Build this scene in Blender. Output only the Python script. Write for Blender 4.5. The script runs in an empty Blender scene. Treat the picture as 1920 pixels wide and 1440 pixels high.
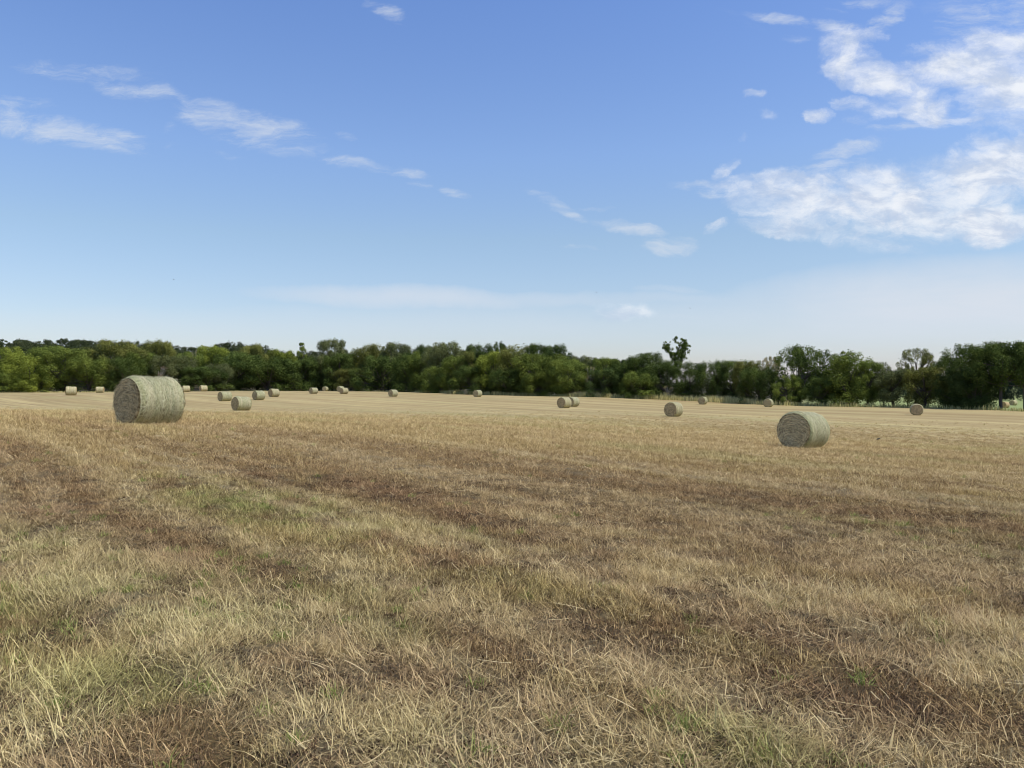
import bpy, math, random
import numpy as np
from mathutils import Vector, Matrix

# ------------------------------------------------------------------ camera, sky, sun
scene = bpy.context.scene
COL = scene.collection
F, CX, HY, EYE = 1450.0, 960.0, 716.0, 1.55       # focal length and horizon in photo pixels, eye height

cam_d = bpy.data.cameras.new("camera")
cam = bpy.data.objects.new("camera", cam_d)
COL.objects.link(cam)
cam.location = (0, 0, EYE)
cam.rotation_euler = (math.radians(90), 0, 0)
cam_d.sensor_width = 36.0
cam_d.lens = F / 1920 * 36.0
cam_d.shift_y = -(720 - HY) / 1920.0
cam_d.clip_start = 0.05
cam_d.clip_end = 20000
scene.camera = cam

SUN_EL, SUN_AZ = math.radians(57), math.radians(110)     # azimuth clockwise from +Y
sd = Vector((math.cos(SUN_EL) * math.sin(SUN_AZ), math.cos(SUN_EL) * math.cos(SUN_AZ), math.sin(SUN_EL)))
sun_d = bpy.data.lights.new("sun", 'SUN')
sun_d.energy = 4.0
sun_d.angle = math.radians(0.5)
sun_d.color = (1.0, 0.95, 0.87)
sun = bpy.data.objects.new("sun", sun_d)
COL.objects.link(sun)
sun.rotation_euler = sd.to_track_quat('Z', 'Y').to_euler()
sun.location = (0, 0, 60)

scene.view_settings.view_transform = 'Standard'
scene.view_settings.look = 'None'
scene.view_settings.exposure = 0.0
scene.view_settings.gamma = 1.0
scene.cycles.pixel_filter_type = 'BLACKMAN_HARRIS'
scene.cycles.filter_width = 1.0


class NT:
    """short-hand for building node trees"""
    def __init__(self, tree):
        self.t = tree
        self.l = tree.links

    def n(self, typ, **kw):
        nd = self.t.nodes.new(typ)
        for k, v in kw.items():
            setattr(nd, k, v)
        return nd

    def put(self, sock, v):
        if hasattr(v, 'is_output'):
            self.l.new(v, sock)
        else:
            sock.default_value = v

    def m(self, op, a, b=0.0, c=0.0, clamp=False):
        nd = self.n('ShaderNodeMath', operation=op, use_clamp=clamp)
        self.put(nd.inputs[0], a)
        self.put(nd.inputs[1], b)
        self.put(nd.inputs[2], c)
        return nd.outputs[0]

    def ss(self, v, lo, hi, a=0.0, b=1.0, kind='SMOOTHSTEP'):
        nd = self.n('ShaderNodeMapRange', interpolation_type=kind)
        self.put(nd.inputs[0], v)
        self.put(nd.inputs[1], lo)
        self.put(nd.inputs[2], hi)
        self.put(nd.inputs[3], a)
        self.put(nd.inputs[4], b)
        return nd.outputs[0]

    def mix(self, f, a, b, blend='MIX'):
        nd = self.n('ShaderNodeMix', data_type='RGBA', blend_type=blend)
        self.put(nd.inputs[0], f)
        self.put(nd.inputs[6], a if hasattr(a, 'is_output') else (*a, 1) if len(a) == 3 else a)
        self.put(nd.inputs[7], b if hasattr(b, 'is_output') else (*b, 1) if len(b) == 3 else b)
        return nd.outputs[2]

    def noise(self, vec, scale, detail=4, rough=0.55, dist=0.0, out=0):
        nd = self.n('ShaderNodeTexNoise')
        if vec is not None:
            self.l.new(vec, nd.inputs['Vector'])
        nd.inputs['Scale'].default_value = scale
        nd.inputs['Detail'].default_value = detail
        nd.inputs['Roughness'].default_value = rough
        nd.inputs['Distortion'].default_value = dist
        return nd.outputs[out]

    def mapping(self, vec, loc=(0, 0, 0), rot=(0, 0, 0), scale=(1, 1, 1), vt='POINT'):
        nd = self.n('ShaderNodeMapping', vector_type=vt)
        self.l.new(vec, nd.inputs[0])
        nd.inputs[1].default_value = loc
        nd.inputs[2].default_value = rot
        nd.inputs[3].default_value = scale
        return nd.outputs[0]


def srgb(r, g, b):
    f = lambda c: (c / 255 / 12.92) if c / 255 <= 0.04045 else ((c / 255 + 0.055) / 1.055) ** 2.4
    return (f(r), f(g), f(b))


# sky: Nishita plus thin procedural clouds, laid out by compass direction and elevation
world = bpy.data.worlds.new("World")
scene.world = world
world.use_nodes = True
w = NT(world.node_tree)
world.node_tree.nodes.clear()
sky = w.n('ShaderNodeTexSky', sky_type='NISHITA')
sky.sun_disc = False
sky.sun_elevation = SUN_EL
sky.sun_rotation = SUN_AZ
sky.altitude = 250
sky.air_density = 1.0
sky.dust_density = 0.8
sky.ozone_density = 1.6
SKY_S = 0.135
tc = w.n('ShaderNodeTexCoord')
sep = w.n('ShaderNodeSeparateXYZ')
w.l.new(tc.outputs['Generated'], sep.inputs[0])
ysafe = w.m('MAXIMUM', sep.outputs[1], 0.12)
uu = w.m('DIVIDE', sep.outputs[0], ysafe)
vv = w.m('DIVIDE', sep.outputs[2], ysafe)
cmb = w.n('ShaderNodeCombineXYZ')
w.l.new(uu, cmb.inputs[0])
w.l.new(vv, cmb.inputs[1])
P0 = cmb.outputs[0]
# ragged edges: shift the lookup a little with noise


def warp(vec, scale, ax, ay, det):
    wn = w.noise(vec, scale, det, 0.62, 0, 1)
    vsub = w.n('ShaderNodeVectorMath', operation='SUBTRACT')
    w.l.new(wn, vsub.inputs[0])
    vsub.inputs[1].default_value = (0.5, 0.5, 0.5)
    vscl = w.n('ShaderNodeVectorMath', operation='MULTIPLY')
    w.l.new(vsub.outputs[0], vscl.inputs[0])
    vscl.inputs[1].default_value = (ax, ay, 0)
    vadd = w.n('ShaderNodeVectorMath', operation='ADD')
    w.l.new(vec, vadd.inputs[0])
    w.l.new(vscl.outputs[0], vadd.inputs[1])
    return vadd.outputs[0]


P1 = warp(P0, 8.0, .11, .055, 6)
P2 = warp(P0, 7.0, .10, .035, 5)
# centre x, y, half width, half height, slope in degrees (+ falls to the right), strength
WISPS = [
    (130, 248, 190, 30, 9, 1.0), (15, 226, 80, 30, 5, 1.0), (45, 192, 70, 16, 3, .6), (205, 150, 170, 30, 13, .7), (70, 125, 80, 14, 15, .35),
    (455, 232, 180, 38, 17, .9), (400, 206, 100, 20, 14, .5), (690, 308, 100, 15, 10, .7), (752, 322, 60, 11, 12, .7), (620, 298, 90, 14, 10, .4),
    (848, 362, 40, 11, 12, .7), (785, 343, 30, 9, 8, .5), (737, 24, 36, 22, 10, .75), (690, 8, 40, 12, 0, .4), (312, 233, 16, 12, 0, .4), (365, 284, 20, 10, 0, .4),
    (645, 253, 28, 9, 8, .4), (285, 266, 80, 12, 6, .4), (420, 288, 60, 10, 6, .3),
    (1045, 385, 60, 15, 28, .8), (1180, 430, 80, 16, 12, .95), (1240, 465, 60, 24, 8, .9), (1275, 462, 44, 24, 0, .8), (1097, 465, 60, 7, 3, .6), (1110, 389, 40, 6, 2, .35), (1330, 480, 40, 8, 5, .3),
    (1595, 283, 86, 18, -13, .8), (1530, 316, 84, 11, -4, .8), (1735, 232, 110, 14, -8, .75), (1450, 34, 80, 13, 8, .75), (1570, 47, 70, 15, 8, .8), (1673, 37, 66, 26, -22, .85), (1830, 40, 90, 80, -5, .6), (1910, 50, 50, 80, 0, .65),
    (1620, 8, 80, 14, 0, .6), (1485, 70, 40, 12, 5, .35), (1360, 350, 110, 18, 4, .8), (1650, 300, 60, 8, -8, .4), (1340, 20, 40, 12, 10, .25), (1380, 45, 40, 10, 10, .2),
]
PUFFS = [
    (1605, 118, 70, 40, 24, 1.), (1655, 148, 66, 34, 18, .95), (1620, 78, 38, 15, -10, .6),
    (1820, 120, 120, 48, -6, 1.05), (1885, 165, 80, 66, 0, 1.05), (1740, 195, 72, 34, 6, .95), (1870, 215, 70, 34, 0, .85), (1725, 95, 38, 17, -10, .65),
    (1535, 216, 30, 17, 0, .8), (1598, 192, 42, 16, 5, .7), (1640, 206, 42, 20, -10, .65), (1601, 228, 20, 10, 0, .5), (1355, 318, 22, 14, -15, .45),
    (1490, 385, 120, 46, 12, 1.1), (1520, 425, 110, 30, 5, .9), (1420, 350, 80, 22, 0, .85),
    (1700, 380, 190, 78, -6, 1.1), (1850, 325, 120, 62, -14, 1.2), (1830, 412, 140, 46, 3, 1.15), (1600, 395, 110, 40, 10, .95), (1900, 270, 60, 26, -18, .85),
    (1359, 425, 20, 14, -15, .55), (1407, 177, 24, 10, 5, .42), (1378, 260, 17, 11, 0, .45), (1440, 219, 22, 10, 8, .38), (1440, 443, 12, 6, 0, .35), (1165, 588, 46, 14, 5, .42),
]
VEILS = [
    (760, 558, 300, 22, 2, .6), (1010, 563, 380, 14, 0, .34), (1270, 562, 220, 12, 2, .3), (1290, 598, 120, 9, 2, .45), (1255, 545, 60, 8, 3, .25),
    (1820, 572, 520, 90, -3, .85), (1500, 590, 400, 50, -2, .5), (900, 610, 1100, 40, 0, .28), (1700, 640, 700, 60, 0, .35), (250, 640, 600, 60, 0, .18),
]


def group(lst, P, grow, acc_in=None):
    acc, last = None, acc_in
    for (cx, cy, rx, ry, rot, st) in lst:
        Q_ = P
        if last is not None:      # evaluate one cloud after another, so the shader keeps few values at a time
            dep = w.n('ShaderNodeVectorMath', operation='MULTIPLY_ADD')
            w.l.new(last, dep.inputs[0])
            dep.inputs[1].default_value = (1e-9, 1e-9, 0)
            w.l.new(P, dep.inputs[2])
            Q_ = dep.outputs[0]
        k = w.mapping(Q_, loc=((cx - CX) / F, (HY - cy) / F, 0), rot=(0, 0, -math.radians(rot)), scale=(rx / F * grow, ry / F * grow, 1), vt='TEXTURE')
        ln = w.n('ShaderNodeVectorMath', operation='DOT_PRODUCT')
        w.l.new(k, ln.inputs[0])
        w.l.new(k, ln.inputs[1])
        f = w.m('MULTIPLY_ADD', ln.outputs['Value'], -st, st)
        acc = f if acc is None else w.m('SMOOTH_MAX', acc, f, 0.10)
        last = acc
    return acc


a_w = group(WISPS, P2, 1.1)
a_p = group(PUFFS, P1, 1.3, a_w)
a_v = group(VEILS, P2, 1.1, a_p)
front = w.ss(sep.outputs[1], 0.15, 0.3)
streak = w.noise(w.mapping(P2, rot=(0, 0, math.radians(13)), scale=(1, 3.6, 1)), 13.0, 9, 0.66, 0.4)
puff = w.noise(w.mapping(P1, rot=(0, 0, math.radians(-6)), scale=(1, 1.7, 1)), 13.0, 10, 0.62, 0.25)
broad = w.noise(P0, 5.0, 3, 0.5, 0.2)
d_w = w.m('ADD', w.m('MULTIPLY', a_w, .9), w.m('MULTIPLY_ADD', streak, 3.2, -1.66))
al_w = w.m('MULTIPLY', w.ss(d_w, 0.0, 1.5), w.m('MULTIPLY', w.ss(a_w, -.05, .5), .72))
d_p = w.m('ADD', a_p, w.m('MULTIPLY_ADD', puff, 3.0, -1.42))
al_p = w.m('MULTIPLY', w.ss(d_p, 0.0, 1.5), w.m('MULTIPLY', w.ss(a_p, -.02, .35), .93))
al_v = w.m('MULTIPLY', w.m('MAXIMUM', a_v, 0.0), w.m('MULTIPLY_ADD', w.noise(w.mapping(P0, scale=(1, 5, 1)), 3.5, 6, .6, .3), 1.3, .35))
# transmittances of the three layers multiply
tr = w.m('MULTIPLY', w.m('SUBTRACT', 1.0, al_w), w.m('MULTIPLY', w.m('SUBTRACT', 1.0, al_p), w.m('SUBTRACT', 1.0, al_v, clamp=True)))
alpha = w.m('MULTIPLY', w.m('SUBTRACT', 1.0, tr), front)
tintr = w.n('ShaderNodeValToRGB')
w.l.new(sep.outputs[2], tintr.inputs[0])
te = tintr.color_ramp.elements
te[0].position, te[0].color = 0.0, (.90, .885, 1.05, 1)
te[1].position, te[1].color = 0.46, (.945, 1.10, 1.44, 1)
for tp_, tc_ in ((.10, (.97, .955, 1.03)), (.18, (1.045, 1.05, 1.065)), (.28, (1.075, 1.14, 1.30))):
    te_ = te.new(tp_)
    te_.color = (*tc_, 1)
skyc = w.mix(1.0, sky.outputs[0], tintr.outputs[0], 'MULTIPLY')
bg1 = w.n('ShaderNodeBackground')
w.l.new(skyc, bg1.inputs[0])
bg1.inputs[1].default_value = SKY_S
shade = w.noise(w.mapping(P0, scale=(1, 2.2, 1)), 20.0, 5, 0.6, 0.3)
cc = w.mix(w.ss(shade, 0.35, 0.62), srgb(203, 214, 233), srgb(244, 247, 252))
cc = w.mix(w.ss(a_p, -.1, .3), srgb(216, 224, 235), cc)
bg2 = w.n('ShaderNodeBackground')
w.l.new(cc, bg2.inputs[0])
bg2.inputs[1].default_value = 1.0
mx = w.n('ShaderNodeMixShader')
w.l.new(alpha, mx.inputs[0])
w.l.new(bg1.outputs[0], mx.inputs[1])
w.l.new(bg2.outputs[0], mx.inputs[2])
wo = w.n('ShaderNodeOutputWorld')
w.l.new(mx.outputs[0], wo.inputs[0])
world.cycles.sampling_method = 'MANUAL'
world.cycles.sample_map_resolution = 512


# ------------------------------------------------------------------ helpers
def tag(o, label=None, cat=None, group=None, kind=None):
    if label:
        o['label'] = label
    if cat:
        o['category'] = cat
    if group:
        o['group'] = group
    if kind:
        o['kind'] = kind
    return o


def mesh_np(name, verts, quads=None, tris=None, mat=None, attrs=None, smooth=False):
    """mesh from numpy arrays; attrs: {name: (type, array)} on points"""
    me = bpy.data.meshes.new(name)
    verts = np.asarray(verts, np.float32)
    q = np.zeros((0, 4), np.int32) if quads is None else np.asarray(quads, np.int32)
    t = np.zeros((0, 3), np.int32) if tris is None else np.asarray(tris, np.int32)
    me.vertices.add(len(verts))
    me.vertices.foreach_set("co", verts.ravel())
    nl = len(q) * 4 + len(t) * 3
    me.loops.add(nl)
    me.loops.foreach_set("vertex_index", np.concatenate([q.ravel(), t.ravel()]).astype(np.int32))
    np_ = len(q) + len(t)
    me.polygons.add(np_)
    start = np.concatenate([np.arange(len(q)) * 4, len(q) * 4 + np.arange(len(t)) * 3]).astype(np.int32)
    me.polygons.foreach_set("loop_start", start)
    if smooth:
        me.polygons.foreach_set("use_smooth", np.ones(np_, bool))
    me.update(calc_edges=True)
    for k, (ty, arr) in (attrs or {}).items():
        a = me.attributes.new(k, ty, 'POINT')
        if ty == 'FLOAT':
            a.data.foreach_set("value", np.asarray(arr, np.float32).ravel())
        elif ty == 'INT':
            a.data.foreach_set("value", np.asarray(arr, np.int32).ravel())
        else:
            a.data.foreach_set("vector", np.asarray(arr, np.float32).ravel())
    if mat:
        me.materials.append(mat)
    return me


def link(name, data, parent=None, loc=None):
    o = bpy.data.objects.new(name, data)
    COL.objects.link(o)
    if parent:
        o.parent = parent
    if loc is not None:
        o.location = loc
    return o


def _hash(ix, iy, seed):
    n = (ix.astype(np.int64) * 374761393 + iy.astype(np.int64) * 668265263 + seed * 974711) & 0x7fffffff
    n = ((n ^ (n >> 13)) * 1274126177) & 0x7fffffff
    n = n ^ (n >> 16)
    return (n & 0xffff) / 65535.0


def vnoise(x, y, seed=0):
    x = np.asarray(x, float)
    y = np.asarray(y, float)
    ix, iy = np.floor(x), np.floor(y)
    fx, fy = x - ix, y - iy
    fx = fx * fx * (3 - 2 * fx)
    fy = fy * fy * (3 - 2 * fy)
    ix = ix.astype(np.int64)
    iy = iy.astype(np.int64)
    a, b = _hash(ix, iy, seed), _hash(ix + 1, iy, seed)
    c, d = _hash(ix, iy + 1, seed), _hash(ix + 1, iy + 1, seed)
    return (a * (1 - fx) + b * fx) * (1 - fy) + (c * (1 - fx) + d * fx) * fy


def fbm(x, y, seed=0, oct=4, gain=0.5):
    s, amp, tot = 0, 1.0, 0
    for o in range(oct):
        s = s + amp * vnoise(x * 2 ** o + 17.3 * o, y * 2 ** o - 9.1 * o, seed + o * 7)
        tot += amp
        amp *= gain
    return s / tot


def sstep(v, a, b):
    t = np.clip((v - a) / (b - a), 0, 1)
    return t * t * (3 - 2 * t)


# ------------------------------------------------------------------ the lie of the land
D_BALE = 1.5
# x0, x1, top, bottom of every bale in the photograph, its turn relative to the common axis, label
BALES = [
    (212, 347, 703, 795.0, 0, "largest and nearest hay bale, pale green, its shaded left end turned to us"),
    (1454, 1557, 772, 841.0, 0, "second largest hay bale, grey coiled round end facing us, near the bird on the stubble"),
    (1242.5, 1283, 753.5, 781, 0, "hay bale in mid field below the tall sparse tree, coiled end and pale green side"),
    (433, 471.7, 743.3, 769.8, 0, "hay bale right of the largest bale, nearest of the cluster of four there"),
    (407, 436, 734, 752.2, 0, "hay bale half hidden behind the nearest bale of the cluster of four"),
    (472, 498, 732.3, 749.8, 0, "hay bale of the cluster of four, third from the largest bale, with a shaded end"),
    (503, 524, 728.8, 744, 0, "farthest and rightmost hay bale of the cluster of four right of the largest bale"),
    (579.6, 596, 726.7, 738.3, 0, "small far hay bale, leftmost of the four standing close to the dark trees"),
    (603, 616.7, 724.6, 733.5, -25, "smallest far hay bale with its round end facing us, tight against dark trees"),
    (631, 646, 724, 734.5, -10, "far hay bale peeping out behind another bale, close to the dark trees"),
    (636.7, 653, 727, 738.6, 0, "far hay bale that covers part of another bale close to the dark trees"),
    (727, 747, 730.4, 743.8, 0, "lone hay bale standing between the far overlapping pair and the far side-by-side pair"),
    (121.5, 145, 724.6, 741.2, 22, "cream hay bale lying broadside, leftmost bale of the whole field"),
    (178.5, 196.5, 725, 736.6, 34, "pale cream hay bale between the leftmost bale and the largest bale"),
    (339, 358.8, 723, 735, 18, "far cream hay bale partly hidden by the right edge of the largest bale"),
    (373, 390, 722.5, 733.8, 12, "far cream hay bale standing alone just right of the one hidden by the largest bale"),
    (870, 885, 729, 739.8, 5, "far hay bale, left one of a side-by-side pair in front of tall grass"),
    (886.7, 904, 731, 744, -5, "far hay bale, right and nearer one of a side-by-side pair in front of tall grass"),
    (1043, 1072.5, 744.6, 765, 0, "hay bale in mid field, front one of the overlapping pair, brown end facing us"),
    (1060, 1088, 744, 762.4, 0, "hay bale in mid field, rear one of the overlapping pair, pale green"),
    (1307, 1328, 743.7, 758.2, -8, "hay bale close to the tall grass, right of the tall sparse tree"),
    (1428, 1453, 747.5, 763.4, -8, "hay bale just left of and behind the second largest bale, by the tree line"),
    (1703, 1734, 757, 778.4, -14, "hay bale at the right of the mown field with its round end turned to us"),
    (1875, 1892, 753, 765.2, 22, "pinkish hay bale on the green meadow beyond the trees, nearer of the two there"),
    (1893, 1906.5, 750, 760.2, 22, "cream hay bale on the green meadow beyond the trees, farther of the two there"),
]
# field edge: photo x, photo y, distance
EDGE = [(-900, 742, 190), (-300, 738, 215), (0, 736, 228), (300, 735, 238), (600, 733.3, 266), (760, 735, 240), (880, 740, 202), (1000, 742.5, 188),
        (1150, 745.5, 177), (1300, 752, 166), (1440, 759, 151), (1560, 762.3, 142), (1700, 764.5, 135), (1850, 768.5, 120),
        (1920, 771.5, 113), (2300, 790, 96)]
cp = []
for (x0, x1, t, b, dr, lab) in BALES:
    d = D_BALE * F / (b - t)
    cp.append((((x0 + x1) / 2 - CX) / F * d, d, EYE - (b - HY) / F * d, 1.0))
for (x, y, d) in EDGE:
    cp.append(((x - CX) / F * d, d, EYE - (y - HY) / F * d, 1.0))
for (x, y, d) in [(1500, 753, 205), (1600, 755, 180), (1700, 754, 205), (1780, 752, 255), (1900, 752, 330), (1700, 750, 330)]:
    cp.append(((x - CX) / F * d, d, EYE - (y - HY) / F * d, 1.0))
for (X, Y, Z) in [(0, 0, 0), (0, 4, 0), (-3, 5, 0.02), (3, 5, -.05), (-8, 0, .1), (8, 0, -.2), (0, -25, .2), (-25, -25, .6), (25, -25, -.5),
                  (-260, 400, -1), (0, 400, -3), (-300, 150, 0.5), (150, 60, -6.5), (300, 300, -9), (0, 900, -6), (-700, 600, -2), (700, 600, -10)]:
    cp.append((X, Y, Z, 1.0))
cp = np.array(cp)
SC = 50.0


def _tps_k(dx, dy):
    r2 = dx * dx + dy * dy
    return 0.5 * r2 * np.log(np.maximum(r2, 1e-9))


_n = len(cp)
_px, _py = cp[:, 0] / SC, cp[:, 1] / SC
_K = _tps_k(_px[:, None] - _px[None], _py[:, None] - _py[None]) + 0.02 * np.eye(_n)
_P = np.stack([np.ones(_n), _px, _py], 1)
_A = np.block([[_K, _P], [_P.T, np.zeros((3, 3))]])
_sol = np.linalg.solve(_A, np.concatenate([cp[:, 2], np.zeros(3)]))
EU = np.array([(e[0] - CX) / F for e in EDGE])
ED = np.array([e[2] for e in EDGE])


def edge_dist(X, Y):
    """metres beyond (+) or before (-) the field edge, along the viewing direction's depth"""
    u = X / np.maximum(Y, 1e-3)
    return np.where(Y > 5, Y - np.interp(u, EU, ED), -50.0)


def ground_z(X, Y):
    X = np.atleast_1d(np.asarray(X, float))
    Y = np.atleast_1d(np.asarray(Y, float))
    R = np.maximum(np.hypot(X, Y), 1e-6)
    lim = np.minimum(1.0, 900.0 / R)
    Xc, Yc = X * lim, Y * lim
    z = _sol[_n] + _sol[_n + 1] * Xc / SC + _sol[_n + 2] * Yc / SC
    for i in range(_n):
        z = z + _sol[i] * _tps_k(Xc / SC - _px[i], Yc / SC - _py[i])
    z = np.clip(z, -16, 6)
    # wooded rise far behind the left of the field
    u = X / np.maximum(Y, 1.0)
    hill = sstep(Y, 275, 470) * (1 - sstep(Y, 600, 1500)) * np.interp(u, [-1.2, -.66, -.55, -.4, -.25, -.1, .1, .25, .4], [8, 12.5, 12.5, 10.5, 7.5, 6.5, 4.5, 1.0, 0])
    z = z + hill
    # small unevenness of the turf
    near = 1 - sstep(R, 25, 60)
    z = z + near * ((fbm(X * 1.1, Y * 1.1, 5, 3) - .5) * .09 + (fbm(X * 4.5, Y * 4.5, 9, 3) - .5) * .035) * sstep(R, 0.5, 2.5)
    return z


def gz(x, y):
    return float(ground_z(x, y)[0])


def pix2ground(px, py, dmax=320.0):
    """where the sight line through a photo pixel meets the ground"""
    d = np.concatenate([np.arange(1.5, 40, 0.02), np.arange(40, dmax, 0.1)])
    u, v = (px - CX) / F, (HY - py) / F
    below = (EYE + v * d) < ground_z(u * d, d)
    i = int(np.argmax(below)) if below.any() else len(d) - 1
    return u * d[i], d[i]


# rows of the mower run back-left to front-right
ROW_AZ = math.radians(-43)
RS = np.array([math.sin(ROW_AZ), math.cos(ROW_AZ)])
RT = np.array([math.cos(ROW_AZ), -math.sin(ROW_AZ)])
# patches: photo x, y, half length along row (m), half width (m), amount
GREEN = [(150, 1150, 1.3, .8, .9), (320, 1060, 1.5, .7, .85), (220, 1260, .9, .6, .85), (460, 1160, 1.0, .6, .75), (620, 1110, 1.0, .5, .65), (500, 1310, .6, .4, .6), (800, 1400, .5, .35, .55), (100, 1340, .5, .35, .5), (1150, 1420, .4, .3, .5), (1000, 1120, .8, .35, .4), (1420, 1230, .7, .3, .35), (1750, 1200, .8, .4, .35), (480, 945, 2.2, .9, .8), (600, 905, 1.2, .5, .4), (330, 905, 1.5, .5, .35), (60, 1010, 1.2, .7, .8), (230, 1120, .9, .45, .7), (120, 1090, .8, .5, .6), (420, 1200, .6, .35, .4),
         (720, 1180, .55, .3, .8), (860, 1000, .9, .3, .55), (640, 985, 1.0, .45, .7), (1080, 1300, .35, .2, .5), (1400, 1400, .6, .3, .8), (480, 1400, .4, .2, .5), (830, 1370, .4, .22, .5),
         (1300, 1390, .5, .25, .6), (150, 1180, .7, .4, .5), (900, 778, 26, 5, .6), (1400, 785, 20, 5, .55), (500, 775, 18, 4, .45), (300, 1150, .5, .3, .5), (560, 1130, .4, .3, .5)]
BARE = [(90, 960, 1.8, .7, .8), (330, 1040, 1.6, .55, .9), (60, 905, 1.8, .6, .6), (480, 890, 2.2, .5, .7), (700, 920, 2.4, .8, .95), (880, 970, 2.2, .5, .7), (280, 1000, 1.6, .4, .7), (1050, 1005, 1.4, .35, .6),
        (930, 1215, .8, .3, .7), (560, 1250, .6, .35, .7), (760, 1270, .55, .3, .8), (1010, 1330, .5, .25, .7), (1130, 1195, .7, .3, .7), (1480, 1195, 1.0, .35, .8), (1560, 1310, .9, .35, .8), (1720, 1330, .8, .4, .7),
        (1660, 1075, 1.6, .4, .6), (1790, 862, 6, 1.0, .8), (1560, 848, 5, .8, .6), (1380, 830, 5, .9, .5), (1150, 870, 4, .7, .6), (950, 860, 3.5, .7, .5), (300, 835, 3.5, .7, .4), (1330, 925, 2.5, .6, .5),
        (1180, 940, 2.2, .5, .4), (1750, 950, 3, .8, .55), (1500, 940, 2.2, .5, .5), (170, 1215, .6, .3, .6), (120, 1150, .4, .25, .5), (700, 845, 5, 1, .4), (1850, 1010, 2, .6, .5)]
PALE = [(760, 885, 1.8, .3, .8), (930, 930, 1.8, .35, .8), (1080, 985, 1.6, .35, .8), (1230, 1040, 1.4, .35, .8), (1330, 1090, 1.1, .3, .8), (1480, 1110, 1.2, .3, .6), (1600, 1130, .5, .4, .8), (1890, 1190, .5, .4, .8),
        (60, 1390, .5, .25, .9), (1450, 1330, .7, .2, .8), (330, 880, 1.6, .4, .6), (620, 840, 3, .5, .5), (1750, 1090, 1.6, .3, .6), (1060, 880, 3, .5, .4), (1800, 920, 3.5, .4, .5), (1700, 810, 14, 1.0, .5),
        (250, 800, 6, 1.2, .5), (1000, 815, 8, 1.3, .45)]


def _patches(lst):
    out = []
    for (px, py, a, b, s) in lst:
        x, y = pix2ground(px, py)
        out.append((x, y, a, b, s))
    return out


GREEN, BARE, PALE = _patches(GREEN), _patches(BARE), _patches(PALE)


def _psum(lst, X, Y):
    z = np.zeros_like(X)
    for (x, y, a, b, s) in lst:
        dx, dy = X - x, Y - y
        p, q = dx * RS[0] + dy * RS[1], dx * RT[0] + dy * RT[1]
        e = (p / a) ** 2 + (q / b) ** 2
        z = np.maximum(z, s * np.exp(-e))
    return z


def field(X, Y):
    """(green, bare, pale) of the turf, each 0..1"""
    X = np.asarray(X, float)
    Y = np.asarray(Y, float)
    p, q = X * RS[0] + Y * RS[1], X * RT[0] + Y * RT[1]
    wob = (fbm(X * .07, Y * .07, 41, 3) - .5) * 2.5
    q = q + wob
    rag = (fbm(X * 2.2, Y * 2.2, 3, 4) - .5) * 1.1
    g = sstep(fbm(p * .09, q * .4, 11, 4) + rag * .12, .54, .76) * .5
    b = sstep(fbm(p * .030, q * .62, 23, 3) + rag * .10, .51, .68) * .68
    l = sstep(fbm(p * .05, q * .8, 35, 3) + rag * .12, .52, .70) * .8
    out = sstep(Y, 11, 32)
    l = np.maximum(l, .8 * sstep(fbm(p * .025, q * 1.5, 63, 3) + rag * .05, .54, .66))
    b = np.maximum(b, .55 * sstep(fbm(p * .022, q * 1.2, 64, 3) + rag * .05, .56, .66))
    l = np.maximum(l, .5 * out * (.6 + .8 * fbm(p * .05, q * .5, 61, 3)))
    b = b * (1 - .45 * out)
    g = np.clip(np.maximum(g, _psum(GREEN, X, Y) * (1.0 + rag)), 0, 1)
    b = np.clip(np.maximum(b * (1 - .7 * g), _psum(BARE, X, Y) * (1.25 + rag) * (1 - .35 * out)), 0, 1)
    l = np.clip(np.maximum(l * (1 - .6 * b), _psum(PALE, X, Y) * (1.0 + rag)), 0, 1)
    return g, b, l


# ------------------------------------------------------------------ materials
def new_mat(name):
    m = bpy.data.materials.new(name)
    m.use_nodes = True
    m.node_tree.nodes.clear()
    t = NT(m.node_tree)
    out = t.n('ShaderNodeOutputMaterial')
    return m, t, out


TAN, TAN2 = (.62, .47, .22), (.34, .225, .09)
GRN, GRN2 = (.52, .47, .18), (.25, .24, .075)
SOIL, SOIL2 = (.062, .040, .022), (.020, .013, .009)
STRAW = (.62, .52, .31)


def leafy(t, out, col, trans=0.25, rough=0.8):
    d = t.n('ShaderNodeBsdfDiffuse')
    t.put(d.inputs[0], col)
    tr = t.n('ShaderNodeBsdfTranslucent')
    t.put(tr.inputs[0], col)
    mxs = t.n('ShaderNodeMixShader')
    mxs.inputs[0].default_value = trans
    t.l.new(d.outputs[0], mxs.inputs[1])
    t.l.new(tr.outputs[0], mxs.inputs[2])
    t.l.new(mxs.outputs[0], out.inputs[0])


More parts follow.
